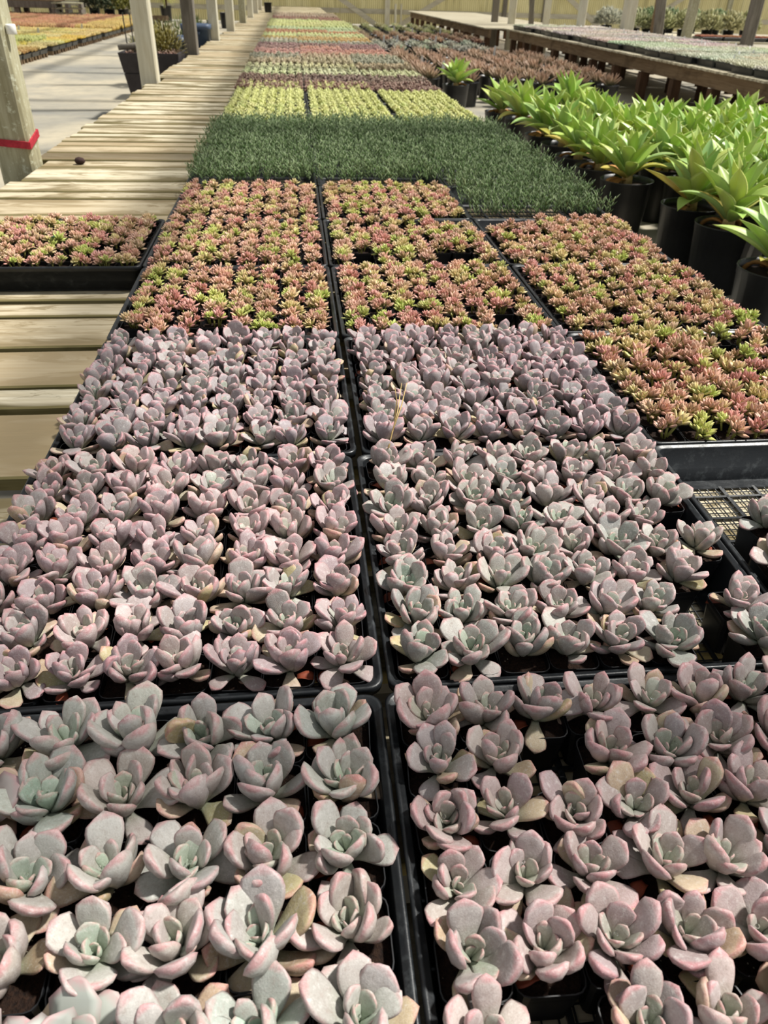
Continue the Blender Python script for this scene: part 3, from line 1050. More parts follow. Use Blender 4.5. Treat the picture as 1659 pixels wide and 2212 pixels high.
MATS = {st: [mat_mesh(60 + i, st) for i in range(2)] for st in ('rosette', 'spiky', 'clump')}
LIMEC = [(232, 236, 150), (224, 232, 140), (238, 240, 164), (214, 226, 140)]
lime_pos = []
for c in 'LMR':
    for j in range(9, 13 if c != 'R' else 12):
        o = tray(c, j, 'lime-green rosettes', near=False)
        for r in range(8):
            for k in range(8):
                p = Vector((o.x - 0.196 + 0.049 * (k + 0.5), o.y - 0.196 + 0.049 * (r + 0.5), RZ - 0.004))
                lime_pos.append(((p - CAM_C).length, p, c, j, r, k))
lime_pos.sort(key=lambda q: q[0])
rnd = random.Random(77)
mass = Acc()
for i, (d, p, c, j, r, k) in enumerate(lime_pos):
    h = rnd.randrange(4)
    rot = rnd.uniform(0, 6.28)
    sc = rnd.uniform(0.9, 1.15)
    if i < 300:
        o = obj('lime_rosette', LIME[h][1], loc=p, rot=(0, 0, rot), scale=sc, color=lin(*rnd.choice(LIMEC)))
        tag(o, 'lime-green rosette, %s column, %s tray behind the needles, %s row, %s from left' % (COLN[c], ORD[j - 8], ORD[r + 1], ORD[k + 1]), 'succulent', 'lime-green rosettes')
    else:
        A = LIME[h][0]
        mass.add(np.concatenate(A.V), A.F, Matrix.Translation(p) @ Matrix.Rotation(rot, 4, 'Z') @ Matrix.Scale(sc, 4), t=np.concatenate(A.A['t']), v=np.concatenate(A.A['v']))
o = tag(obj('lime_foliage', mass.build('lime_foliage', M_FOLI, True), color=lin(228, 234, 148)), 'lime-green rosettes filling the rear of the yellow-green band', 'succulents', kind='stuff')

BANDS = {'L': [(12, 'burgundy'), (14, 'cream'), (16, 'brown'), (17, 'darkgrey'), (18, 'pink'), (20, 'mauve'), (22, 'silver'), (24, 'amber'), (25, 'lime2'), (27, 'orange'), (29, 'mint'), (31, 'lime3'), (37, 'maroon'), (41, 'umber'), (46, None)],
         'M': [(12, 'burgundy'), (14, 'cream'), (16, 'brown'), (18, 'pink'), (21, 'mauve'), (22, 'silver'), (23, 'amber'), (25, 'lime2'), (27, 'orange'), (29, 'mint'), (31, 'lime3'), (37, 'maroon'), (41, 'umber'), (46, None)],
         'R': [(12, 'burgundy'), (14, 'cream'), (15, 'brown'), (16, 'darkgrey'), (18, 'pink'), (20, 'mauve'), (22, 'silver'), (23, 'amber'), (25, 'lime2'), (27, 'orange'), (28, 'mint'), (31, 'lime3'), (36, 'maroon'), (41, 'umber'), (46, None)]}
BC = {'burgundy': ((124, 66, 66), 'clump', 'burgundy'), 'cream': ((206, 210, 146), 'rosette', 'cream-green'), 'brown': ((140, 106, 76), 'spiky', 'brown'), 'darkgrey': ((92, 92, 74), 'spiky', 'dark grey-green'),
      'pink': ((222, 150, 132), 'clump', 'salmon pink'), 'mauve': ((158, 98, 104), 'clump', 'mauve'), 'silver': ((160, 166, 136), 'rosette', 'silver-green'), 'amber': ((222, 176, 84), 'clump', 'amber'),
      'lime2': ((206, 216, 130), 'rosette', 'soft lime'), 'orange': ((214, 134, 72), 'clump', 'orange'), 'mint': ((196, 220, 150), 'rosette', 'mint green'), 'lime3': ((190, 204, 92), 'spiky', 'bright lime'),
      'maroon': ((136, 58, 48), 'clump', 'maroon'), 'umber': ((132, 92, 62), 'spiky', 'umber brown')}
rnd = random.Random(91)
for c, bl in BANDS.items():
    for (j0, b), (j1, _) in zip(bl, bl[1:]):
        colr, st, word = BC[b]
        for j in range(j0, j1):
            o = tray(c, j, word + ' plugs', near=False)
            f = obj('plug_foliage', rnd.choice(MATS[st]), loc=o, rot=(0, 0, rnd.randrange(4) * math.pi / 2), color=lin(*[x + rnd.uniform(-6, 6) for x in br(colr)]))
            tag(f, '%s succulent foliage, %s column, %s tray deep into its colour band' % (word, COLN[c], ORD[j - j0 + 1]), 'succulents', word + ' band of succulents', 'stuff')

# ------------------------------------------------------------------ agaves in nursery pots
def nursery_pot(R, H, lip=0.012):
    a = Acc()
    a.lathe([(R * 0.80, 0), (R * 0.955, H - 0.03), (R * 0.965, H - 0.03), (R * 0.985, H - 0.004), (R, H - 0.004), (R, H), (R - 0.006, H), (R - 0.010, H - 0.035)], 24)
    body = a.build('pot', M_POT, True)
    b = Acc()
    b.lathe([(R - 0.010, H - 0.032), (R * 0.5, H - 0.026), (0.001, H - 0.022)], 16)
    return body, b.build('soil', M_SOIL, True)


AP, AS = nursery_pot(0.140, 0.28)
AGV = []
for W, bend, a0, cup in ((0.165, -0.55, 0.15, 0.5), (0.155, -0.9, 0.30, 0.42), (0.17, -0.15, 0.0, 0.55), (0.15, -1.25, 0.40, 0.38), (0.155, -0.25, 0.08, 0.6)):
    V, F, E, Tt = leaf_geo(W, 0.05, bend, cup, lance(0.50, 0.46), 13, 10, 0.05, a0, 0.5, 0.0, lambda t: max(1.0 - 0.75 * t, 0.16))
    ns = 10
    mid = np.array([1 - abs(math.cos(2 * math.pi * (i % ns) / ns)) if i < 13 * ns else 1.0 for i in range(len(V))])
    AGV.append(mesh('leaf', V, F, M_AGAVE, True, {'edge': E, 't': Tt, 'mid': mid}))
V, F, E, Tt = leaf_geo(0.13, 0.03, -2.2, 0.9, lance(0.6, 0.5), 9, 6, 0.05, 0.3)
AGDRY = mesh('dry_leaf', V * 0.14, F, m_plain('agave_dry_leaf', lin(176, 128, 70), 0.7, 0.3, 0.35, 20), True)
AGC = [(180, 208, 102), (168, 200, 94), (192, 213, 122), (156, 190, 88), (170, 202, 126), (196, 214, 116)]
rnd = random.Random(31)


def agave(x, y, label, size=1.0, n=None):
    t = thing('potted_agave', label, 'agave', (x, y, 0), rnd.uniform(0, 6), 'young soft-leaved agaves in black pots')
    obj('pot', AP, t)
    obj('soil', AS, t)
    n = n or rnd.randint(20, 24)
    ph = rnd.uniform(0, 6)
    a = Acc()
    a.tube([(0, 0, 0.25), (0, 0, 0.33)], [0.03, 0.022], 8)
    obj('stem', a.build('stem', M_STRAW, True), t)
    for i in range(n):
        u = i / (n - 1)
        el = math.radians(20 + 66 * u ** 0.9 + rnd.uniform(-8, 8))
        l = size * 0.27 * (1 - 0.30 * u ** 2) * (0.85 if i < 3 else 1) * rnd.uniform(0.9, 1.1)
        M = Matrix.Rotation(ph + i * 2.39996 + rnd.uniform(-0.15, 0.15), 4, 'Z') @ Matrix.Translation((0.012, 0, 0.285 + 0.055 * u)) @ Matrix.Rotation(-el, 4, 'Y') @ Matrix.Rotation(rnd.uniform(-0.3, 0.3), 4, 'X') @ Matrix.Scale(l, 4)
        v_ = AGV[4] if u > 0.75 else rnd.choice(AGV)
        c = rnd.choice(AGC) if i > 2 or rnd.random() < 0.6 else (206, 190, 84)
        obj('leaf', v_, t, mw=M, color=lin(*[x_ + rnd.uniform(-8, 8) for x_ in c]))
    for k in range(rnd.randint(2, 4)):
        az = rnd.uniform(0, 6.28)
        obj('dry_leaf', AGDRY, t, mw=Matrix.Rotation(az, 4, 'Z') @ Matrix.Translation((0.03, 0, 0.272)) @ Matrix.Rotation(-0.3, 4, 'Y'))
    return t


row0 = [(2.075, 2.50), (2.20, 3.12), (2.19, 3.46), (2.09, 4.02), (2.06, 4.36), (2.04, 4.68), (2.07, 5.10), (2.06, 5.47), (2.10, 6.22), (2.03, 6.62)]
ag = []
for i, (x, y) in enumerate(row0):
    ag.append((x, y, 'potted agave nearest the trays, %s from the front along the bench side' % ORD[i + 1]))
for k in range(1, 5):
    yy = 2.78 + 0.17 * (k % 2)
    i = 0
    while yy < 6.05 - 0.12 * k:
        x = 2.12 + 0.335 * k + rnd.uniform(-0.03, 0.03)
        if in_frame((x, yy, 0.5), 170):
            i += 1
            ag.append((x, yy + rnd.uniform(-0.03, 0.03), 'potted agave in the %s row away from the trays, %s from the front' % (ORD[k + 1], ORD[i])))
        yy += 0.345
ag += [(2.02, 8.62, 'solitary agave with a drooping leaf beside the orange aloes'), (2.62, 6.75, 'tallest agave rising behind the agave block before the dark bench legs')]
for i, (x, y, lb) in enumerate(ag):
    agave(x, y, lb, size=1.08 if i == len(ag) - 1 else rnd.uniform(0.9, 1.05))

# ------------------------------------------------------------------ pots of aloes and other rosettes beyond
PP, PS = nursery_pot(0.125, 0.24)


def spiky_head(seed, R, n, e0, e1, W=0.11):
    rnd = random.Random(seed)
    V, F, E, Tt = leaf_geo(W, 0.09, 0.25, 0.3, lance(0.8, 0.25), 5, 4, 0.03, 0.0, 0.5)
    a = Acc()
    for q in range(3):
        ox, oy = (0, 0) if q == 0 else (rnd.uniform(-0.06, 0.06), rnd.uniform(-0.06, 0.06))
        vv = rnd.uniform(0, 1)
        for i in range(n):
            u = i / (n - 1)
            M = Matrix.Translation((ox, oy, 0)) @ Matrix.Rotation(i * 2.39996 + q, 4, 'Z') @ Matrix.Rotation(-math.radians(e0 + (e1 - e0) * u + rnd.uniform(-6, 6)), 4, 'Y')
            a.add(V * R * rnd.uniform(0.8, 1.1) * (1 - 0.25 * u), F, M, t=Tt, v=np.full(len(V), vv * 0.7))
    return a


s = NT('aloe_leaf')
tt = s.attr('t')
c = s.mix(s.ramp(tt, 0.25, 0.75), lin(126, 128, 92), lin(186, 154, 130))
c = s.mix(s.ramp(s.info().outputs['Random'], 0.4, 1, 0, 0.4), c, lin(166, 150, 120))
M_ALOE = s.done(c, 0.45, 0.4)
ALO = [spiky_head(i, 0.17, 16, 25, 85).build('foliage', M_ALOE, True) for i in range(3)]
FOL = [spiky_head(10 + i, 0.13, 16, 12, 80, 0.2).build('foliage', M_FOLI, True) for i in range(3)]
rnd = random.Random(55)


def potted(name, x, y, fol, label, cat, group, color=(1, 1, 1, 1), sc=1.0):
    t = thing(name, label, cat, (x, y, 0), rnd.uniform(0, 6.28), group)
    obj('pot', PP, t)
    obj('soil', PS, t)
    obj('foliage', fol, t, loc=(0, 0, 0.215), scale=sc, color=color)


for zone, ys, xs, kind, word, colr in (('aloe', np.arange(9.3, 13.6, 0.40), np.arange(1.92, 4.0, 0.40), ALO, 'orange-tipped aloe', None), ('silver', np.arange(14.35, 16.5, 0.36), np.arange(1.86, 3.8, 0.34), FOL, 'silver-grey rosette plant', (168, 172, 160)),
                                 ('red', np.arange(16.9, 19.5, 0.38), np.arange(1.84, 4.0, 0.36), FOL, 'rust-red rosette plant', (158, 108, 88)), ('green', np.arange(19.9, 23.5, 0.45), np.arange(1.84, 4.0, 0.42), FOL, 'grassy green potted plant', (146, 152, 86))):
    for r, y in enumerate(ys):
        for k, x in enumerate(xs):
            if not in_frame((x, y, 0.4), 10):
                continue
            if zone == 'aloe' and r == 0 and k < 1:
                continue
            potted('potted_' + {'aloe': 'aloe', 'silver': 'silver_rosette', 'red': 'rust_rosette', 'green': 'grassy_plant'}[zone], x + rnd.uniform(-0.03, 0.03), y + rnd.uniform(-0.03, 0.03), rnd.choice(kind),
                   '%s in black pot, %s row back, %s from the slatted bench' % (word, ORD[r + 1], ORD[k + 1]), 'potted plant', word + 's beyond the agaves', lin(*[q + rnd.uniform(-10, 10) for q in (colr or (200, 150, 100))]), rnd.uniform(0.9, 1.1))

# ------------------------------------------------------------------ far seedling bench
B2X0, B2X1, B2Y0, B2Y1 = 4.53, 6.38, 5.2, 16.75


def bench2(name, label, x0, x1, y0, y1, legs, mat, topmat):
    b = thing(name, label, 'bench', (x0, y0, 0))
    a = Acc()
    y = 0.0
    while y < y1 - y0:
        a.box((-0.05 + random.uniform(-0.015, 0.015), y, SLAT_Z - 0.02), (x1 - x0, y + 0.045, SLAT_Z))
        y += 0.075
    o = obj('slat_deck', a.build('slat_deck', topmat), b)
    o['kind'] = 'stuff'
    for x in (0.06, (x1 - x0) / 2, x1 - x0 - 0.06):
        a = Acc()
        a.box((x - 0.02, 0, SLAT_Z - 0.165), (x + 0.02, y1 - y0, SLAT_Z - 0.022))
        obj('stringer', a.build('stringer', mat), b)
    a = Acc()
    a.box((-0.05, -0.05, 0), (0.05, 0.05, SLAT_Z - 0.167))
    lm = a.build('leg', M_LEGWOOD)
    for y in legs:
        for x in (0.06, (x1 - x0) / 2, x1 - x0 - 0.06):
            obj('leg', lm, b, loc=(x, y - y0 + (0.3 if x > 0.1 else 0) * 0.5, 0))
    return b


bench2('seedling_bench', 'brown timber bench packed with trays of tiny seedlings', B2X0, B2X1, B2Y0, B2Y1, np.arange(5.4, 16.7, 0.92), M_BENCHWOOD, M_DECK)
bench2('bare_bench', 'empty pale slatted bench running to the fibreglass wall', 4.15, 6.3, 16.85, 28.5, np.arange(17.1, 28.4, 1.1), M_BENCHWOOD, M_DECK)
SEED = []
for s_ in range(2):
    rnd = random.Random(200 + s_)
    a = Acc()
    for r in range(12):
        for k in range(12):
            star(a, rnd, -0.185 + 0.031 * (k + 0.5) + rnd.uniform(-0.004, 0.004), -0.185 + 0.031 * (r + 0.5) + rnd.uniform(-0.004, 0.004), 0.0, 0.034 * rnd.uniform(0.75, 1.2), 7, 5, 62)
    SEED.append(a.build('seedling_foliage', M_FOLI, True))
rnd = random.Random(3)
tg = Acc()
tg.add([(-0.009, 0, 0), (0.009, 0, 0), (0.009, 0, 0.055), (0.004, 0, 0.065), (-0.004, 0, 0.065), (-0.009, 0, 0.055)] + [(-0.009, 0.001, 0), (0.009, 0.001, 0), (0.009, 0.001, 0.055), (0.004, 0.001, 0.065), (-0.004, 0.001, 0.065), (-0.009, 0.001, 0.055)],
       [(0, 1, 2, 3, 4, 5), (11, 10, 9, 8, 7, 6)] + [(i, i + 6, (i + 1) % 6 + 6, (i + 1) % 6) for i in range(6)])
TAGM = tg.build('plant_tag', M_TAG)
ntag = 0
for r in range(26):
    y = 5.55 + 0.43 * r
    for k in range(4):
        x = 4.77 + 0.425 * k + (0.05 if r % 5 in (1, 2) else 0) * (1 if k == 0 else 0.6)
        if not in_frame((x, y, RZ), 170):
            continue
        if y < 10.5:
            colr, w = (186, 196, 146), 'grey-green'
        elif y < 11.3 and k < 2:
            colr, w = (150, 190, 120), 'fresh green'
        elif y < 15.6:
            colr, w = (196, 164, 156), 'pinkish'
        else:
            colr, w = ((206, 200, 160), 'cream') if k < 2 else ((246, 246, 240), 'white')
        lab = 'black seedling tray of %s plugs, far bench, %s row from front, %s from aisle' % (w, ORD[r + 1], ORD[k + 1])
        tag(obj('seedling_tray', TRAY_FAR, loc=(x, y, RZ), rot=(0, 0, rnd.uniform(-0.02, 0.02))), lab, 'tray', 'seedling trays on the far bench')
        f = obj('seedling_foliage', rnd.choice(SEED), loc=(x, y, RZ), scale=1.1, rot=(0, 0, rnd.randrange(4) * math.pi / 2), color=lin(*[q + rnd.uniform(-8, 8) for q in br(colr, 0.62)]))
        tag(f, '%s seedlings crowding a far bench tray, %s row from front, %s from aisle' % (w, ORD[r + 1], ORD[k + 1]), 'seedlings', 'seedlings on the far bench', 'stuff')
        if (k >= 2 and rnd.random() < 0.75) or rnd.random() < 0.12:
            ntag += 1
            o = obj('plant_tag', TAGM, loc=(x + rnd.uniform(-0.15, 0.15), y + rnd.uniform(-0.15, 0.15), RZ - 0.004), rot=(rnd.uniform(-0.25, 0.1), 0, rnd.uniform(-0.5, 0.5)))
            tag(o, 'white plant tag in far bench seedlings, %s row from front, %s tray from aisle' % (ORD[r + 1], ORD[k + 1]), 'plant tag', 'white plant tags')
for i, (x, y) in enumerate(((1.95, 10.6), (2.1, 9.9), (2.2, 15.3), (2.9, 15.4), (1.95, 15.2), (2.9, 18.5), (2.6, 19.3), (3.6, 19.1), (3.4, 12.9))):
    o = obj('plant_tag', TAGM, loc=(x, y, 0.28), rot=(0.1, 0, 0.2), scale=1.9)
    tag(o, 'white plant tag standing in the potted plants beyond the agaves, %s counting back' % ORD[i + 1], 'plant tag', 'white plant tags')

# bushes on a third bench behind
b = thing('rear_bench', 'low timber bench behind the seedling bench holding leafy shrubs', 'bench', (6.75, 15.2, 0))
for i in range(8):
    a = Acc()
    a.box((0, i * 0.5, 0.40), (3.0, i * 0.5 + 0.42, 0.43))
    obj('plank', a.build('plank', M_DECK), b)
a = Acc()
a.box((-0.045, -0.045, 0), (0.045, 0.045, 0.40))
lm = a.build('leg', M_LEGWOOD)
for x in (0.1, 1.5, 2.9):
    for y in (0.2, 2.2, 4.2):
        obj('leg', lm, b, loc=(x, y, 0))


def bush_mesh(seed, R, H, n=150, lw=0.22, ll=0.07):
    rnd = random.Random(seed)
    V, F, E, Tt = leaf_geo(lw, 0.04, 0.3, 0.2, lance(0.5, 0.5), 4, 4, 0.04)
    a = Acc()
    for i in range(n):
        az, el = rnd.uniform(0, 6.28), math.asin(rnd.uniform(-0.1, 1))
        rr = rnd.uniform(0.55, 1.0)
        p = Vector((R * rr * math.cos(az) * math.cos(el), R * rr * math.sin(az) * math.cos(el), H * rr * math.sin(el)))
        M = Matrix.Translation(p) @ Matrix.Rotation(az + rnd.uniform(-0.6, 0.6), 4, 'Z') @ Matrix.Rotation(-el - rnd.uniform(-0.3, 0.6), 4, 'Y')
        a.add(V * ll * rnd.uniform(0.7, 1.3), F, M, t=Tt, v=np.full(len(V), rnd.uniform(0, 1)))
    for k in range(7):
        az = k * 0.9
        a.tube([(0, 0, -H * 0.25), (R * 0.35 * math.cos(az), R * 0.35 * math.sin(az), H * 0.5)], 0.006, 4)
        a.A['t'].append(np.zeros(8))
        a.A['v'].append(np.ones(8))
    return a.build('foliage', M_FOLI, True)


BUSH = [bush_mesh(i, 0.26, 0.24, 620, 0.26, 0.085) for i in range(3)]
rnd = random.Random(9)
SPOT, SSOIL = nursery_pot(0.11, 0.13)
for i, (x, y, colr, w) in enumerate(((6.95, 18.0, (216, 220, 206), 'silver white'), (7.45, 18.2, (216, 220, 206), 'silver white'), (8.0, 18.4, (112, 148, 96), 'deep green'), (8.5, 18.4, (100, 138, 90), 'deep green'), (9.0, 18.4, (118, 152, 98), 'deep green'), (9.45, 18.2, (126, 158, 104), 'deep green'),
                                 (7.0, 16.6, (176, 184, 138), 'pale variegated'), (7.5, 16.5, (190, 196, 146), 'pale variegated'), (8.0, 16.6, (196, 200, 150), 'pale variegated'), (8.5, 16.6, (204, 206, 158), 'pale variegated'), (9.0, 16.7, (208, 206, 160), 'pale variegated'), (9.45, 16.9, (196, 200, 140), 'pale variegated'))):
    t = thing('potted_shrub', '%s shrub behind the seedling bench, %s of two rows counted from the left' % (w, ORD[i + 1]), 'shrub', (x, y, 0.43), rnd.uniform(0, 6), 'shrubs on the rear bench')
    obj('pot', SPOT, t)
    obj('soil', SSOIL, t)
    obj('foliage', rnd.choice(BUSH), t, loc=(0, 0, 0.16), color=lin(*colr))
for i in range(4):
    o = obj('seedling_tray', TRAY_FAR, loc=(8.0 + 0.43 * i, 15.5, 0.43 + TH))
    tag(o, 'black tray of red-leaved seedlings on the rear bench, %s from the dark post' % ORD[i + 1], 'tray', 'red seedling trays')
    f = obj('seedling_foliage', SEED[i % 2], loc=(8.0 + 0.43 * i, 15.5, 0.43 + TH), color=lin(196, 96 + 24 * (i % 2), 70))
    tag(f, 'red and yellow seedlings in rear bench tray, %s from the dark post' % ORD[i + 1], 'seedlings', 'red seedlings', 'stuff')

# ------------------------------------------------------------------ left side: tray field on the floor
rnd = random.Random(14)
crt = Acc()
crt.box((-0.19, -0.19, 0), (0.19, -0.15, 0.06))
crt.box((-0.19, 0.15, 0), (0.19, 0.19, 0.06))
crt.box((-0.19, -0.02, 0), (0.19, 0.02, 0.06))
r = 0
y = 13.15
while y < 27.2:
    k = 0
    x = -3.85
    while x > -0.42 * y + 0.3:
        h = 0.0
        if in_frame((x, y, 0.2), 15):
            if y < 14.2:
                colr, w, st = rnd.choice((((214, 206, 150), 'cream', 'rosette'), ((206, 176, 110), 'yellow', 'clump')))
            elif y < 17.6:
                colr, w, st = rnd.choice((((232, 206, 84), 'bright yellow', 'rosette'), ((232, 206, 84), 'bright yellow', 'rosette'), ((222, 214, 150), 'cream', 'rosette'), ((196, 204, 120), 'lime', 'spiky'))) if not (x < -4.4 and 16.4 < y < 17.4) else ((198, 96, 84), 'red', 'clump')
            elif y < 20.2:
                colr, w, st = (224, 206, 130), 'pale yellow', 'rosette'
            elif x > -4.3:
                colr, w, st = (222, 190, 100), 'golden', 'spiky'
            else:
                colr, w, st = rnd.choice((((204, 130, 92), 'orange', 'spiky'), ((194, 112, 84), 'rust orange', 'spiky'), ((206, 150, 98), 'apricot', 'spiky')))
            z = 0.06 + TH
            o = thing('floor_tray', 'black tray of %s succulents on the concrete, %s row back, %s from the aisle' % (w, ORD[r + 1], ORD[k + 1]), 'tray', (x, y, 0), rnd.uniform(-0.03, 0.03), 'trays on the concrete floor')
            obj('rim_and_walls', TRAY_FAR, o, loc=(0, 0, z))
            if 'runner' not in bpy.data.meshes:
                crt.build('runner', M_BENCHWOOD)
            obj('runner', bpy.data.meshes['runner'], o)
            f = obj('plug_foliage', rnd.choice(MATS[st]), loc=(x, y, z), rot=(0, 0, rnd.randrange(4) * math.pi / 2), scale=(1, 1, 2.2 if st == 'spiky' else 1.6), color=lin(*[min(q * 1.1 + rnd.uniform(-10, 6), 252) for q in colr]))
            tag(f, '%s succulent foliage in a floor tray, %s row back, %s from the aisle' % (w, ORD[r + 1], ORD[k + 1]), 'succulents', 'succulents in the floor trays', 'stuff')
        x -= 0.43
        k += 1
    y += 0.47 if r % 4 != 3 else 0.75
    r += 1
for i, (x, y) in enumerate(((-4.2, 13.3), (-3.9, 13.5), (-4.7, 18.2), (-5.3, 19.0), (-4.3, 20.2))):
    o = obj('plant_tag', TAGM, loc=(x, y, 0.11), rot=(0.3, 0.2, 0.2), scale=2.4)
    tag(o, 'white plastic plant tag among the yellow floor trays, %s counting back' % ORD[i + 1], 'plant tag', 'white plant tags')

# charcoal planter box
t = thing('square_planter', 'tall tapered charcoal planter box filled with maroon groundcover beside the walkway', 'planter', (-0.945, 8.27, 0))
a = Acc()
H = 0.535
for z0, z1, in ((0.0, 0.37), (0.378, H)):
    f0, f1 = 0.185 + 0.085 * z0 / H, 0.185 + 0.085 * z1 / H
    sweep_rrect(a, [(f0, f0, 0.01, z0), (f1, f1, 0.01, z1)] + ([(f1 - 0.02, f1 - 0.02, 0.01, z1), (f1 - 0.03, f1 - 0.03, 0.01, z1 - 0.05)] if z1 == H else [(f1 - 0.006, f1 - 0.006, 0.01, z1), (f1 - 0.006, f1 - 0.006, 0.01, z1 + 0.008)]), 2)
obj('box', a.build('box', M_PLANTER), t)
a = Acc()
a.box((-0.24, -0.24, H - 0.06), (0.24, 0.24, H - 0.03))
obj('soil', a.build('soil', M_SOIL), t)
a = Acc()
rnd = random.Random(2)
for i in range(70):
    star(a, rnd, rnd.uniform(-0.23, 0.23), rnd.uniform(-0.23, 0.23), H - 0.03, 0.05, 6, 10, 70)
obj('groundcover', a.build('groundcover', M_FOLI, True), t, color=lin(134, 76, 78))
MOUND = bush_mesh(33, 0.22, 0.22, 900, 0.16, 0.05)
obj('mossy_mound', MOUND, t, loc=(0.06, 0.08, H - 0.01), color=lin(150, 140, 58))
obj('mossy_mound', bush_mesh(34, 0.13, 0.10, 300, 0.12, 0.045), t, loc=(-0.10, 0.10, H - 0.01), color=lin(156, 146, 62))
for x in (-0.20, -0.14):
    a = Acc()
    a.tube([(x, -0.12, H - 0.03), (x, -0.12, H + 0.30)], 0.006, 6)
    obj('metal_rod', a.build('metal_rod', M_METAL), t)
a = Acc()
a.tube([(-0.27, -0.20, H + 0.035), (-0.1, -0.16, H + 0.055), (0.02, -0.14, H + 0.05)], [0.022, 0.026, 0.02], 7)
obj('driftwood', a.build('driftwood', M_POSTGREY, True), t)

# blue-grey bins
def bin_(x, y, w, d, h, label, rz=0.0):
    t = thing('plastic_bin', label, 'bin', (x, y, 0), rz)
    a = Acc()
    sweep_rrect(a, [(w * 0.42, d * 0.42, 0.03, 0), (w * 0.48, d * 0.48, 0.04, h - 0.06), (w * 0.485, d * 0.485, 0.04, h - 0.06), (w * 0.52, d * 0.52, 0.05, h - 0.05), (w * 0.52, d * 0.52, 0.05, h), (w * 0.47, d * 0.47, 0.04, h), (w * 0.45, d * 0.45, 0.04, h - 0.2)], 3, True)
    obj('tub', a.build('tub', M_TOTE, True), t)
    a = Acc()
    a.box((-w * 0.16, -d * 0.555, h - 0.10), (w * 0.16, -d * 0.48, h - 0.075))
    obj('handle', a.build('handle', M_TOTE), t)
    return t


bin_(-1.02, 9.75, 0.46, 0.52, 0.585, 'blue-grey plastic bin left of the dark grey post')
bin_(-0.80, 10.95, 0.34, 0.40, 0.66, 'tall blue-grey plastic bin with a handle right of the dark grey post')
t = thing('feathery_shrub', 'feathery green shrub growing out behind the charcoal planter', 'shrub', (-1.25, 10.9, 0))
obj('pot', AP, t, scale=1.3)
obj('foliage', bush_mesh(51, 0.36, 0.24, 420, 0.10, 0.10), t, loc=(0, 0, 0.36), color=lin(140, 156, 88))
t = thing('feathery_shrub', 'smaller light green shrub beside the blue bin', 'shrub', (-1.05, 12.3, 0))
obj('pot', AP, t, scale=1.2)
obj('foliage', bush_mesh(52, 0.28, 0.26, 300, 0.10, 0.10), t, loc=(0, 0, 0.42), color=lin(140, 158, 90))

# palm, black pots, stand
def spike_ball(seed, n, L, w=0.025):
    rnd = random.Random(seed)
    V, F, E, Tt = leaf_geo(w, 0.01, -0.5, 0.2, lance(0.9, 0.3), 5, 4, 0.02)
    a = Acc()
    for i in range(n):
        M = Matrix.Rotation(i * 2.39996, 4, 'Z') @ Matrix.Rotation(-math.radians(rnd.uniform(-25, 85)), 4, 'Y')
        a.add(V * L * rnd.uniform(0.8, 1.1), F, M, t=Tt, v=np.full(len(V), rnd.uniform(0, 0.6)))
    return a.build('foliage', M_FOLI, True)


t = thing('potted_spiky_palm', 'spiky yellow-green palm in a black pot by the fibreglass wall', 'palm', (-3.55, 28.6, 0))
obj('pot', AP, t, scale=(1.3, 1.3, 1.6))
obj('soil', AS, t, scale=(1.3, 1.3, 1.6))
a = Acc()
a.tube([(0, 0, 0.35), (0, 0, 0.62)], 0.06, 8)
obj('trunk', a.build('trunk', M_LEGWOOD), t)
obj('foliage', spike_ball(3, 120, 0.42), t, loc=(0, 0, 0.66), color=lin(204, 206, 112))
for x, y, sc, z, lb in ((-1.5, 25.9, 1.1, 0.0, 'large empty black nursery pot with a pale rim behind the walkway posts'), (-0.22, 22.9, 0.6, SLAT_Z, 'small black pot standing on the far end of the slatted bench'), (-2.05, 26.5, 0.5, 0.0, 'small black pot on the floor near the wall')):
    t = thing('nursery_pot', lb, 'pot', (x, y, z))
    obj('pot', AP, t, scale=sc * 1.25)
    obj('soil', AS, t, scale=sc * 1.25)
t = thing('plant_stand', 'thin dark metal plant stand with a flat tray top behind the feathery shrub', 'plant stand', (-1.55, 13.2, 0))
a = Acc()
a.tube([(0, 0, 0), (0, 0, 0.60)], 0.012, 6)
obj('pole', a.build('pole', M_METAL), t)
a = Acc()
a.box((-0.11, -0.11, 0.60), (0.11, 0.11, 0.615))
for s1 in (-1, 1):
    a.box((-0.11, s1 * 0.105 - 0.004, 0.615), (0.11, s1 * 0.105 + 0.004, 0.66))
    a.box((s1 * 0.105 - 0.004, -0.11, 0.615), (s1 * 0.105 + 0.004, 0.11, 0.66))
obj('tray_top', a.build('tray_top', M_BENCHWOOD), t)
a = Acc()
a.lathe([(0.12, 0), (0.12, 0.015), (0.02, 0.02)], 14)
obj('foot', a.build('foot', M_METAL), t)

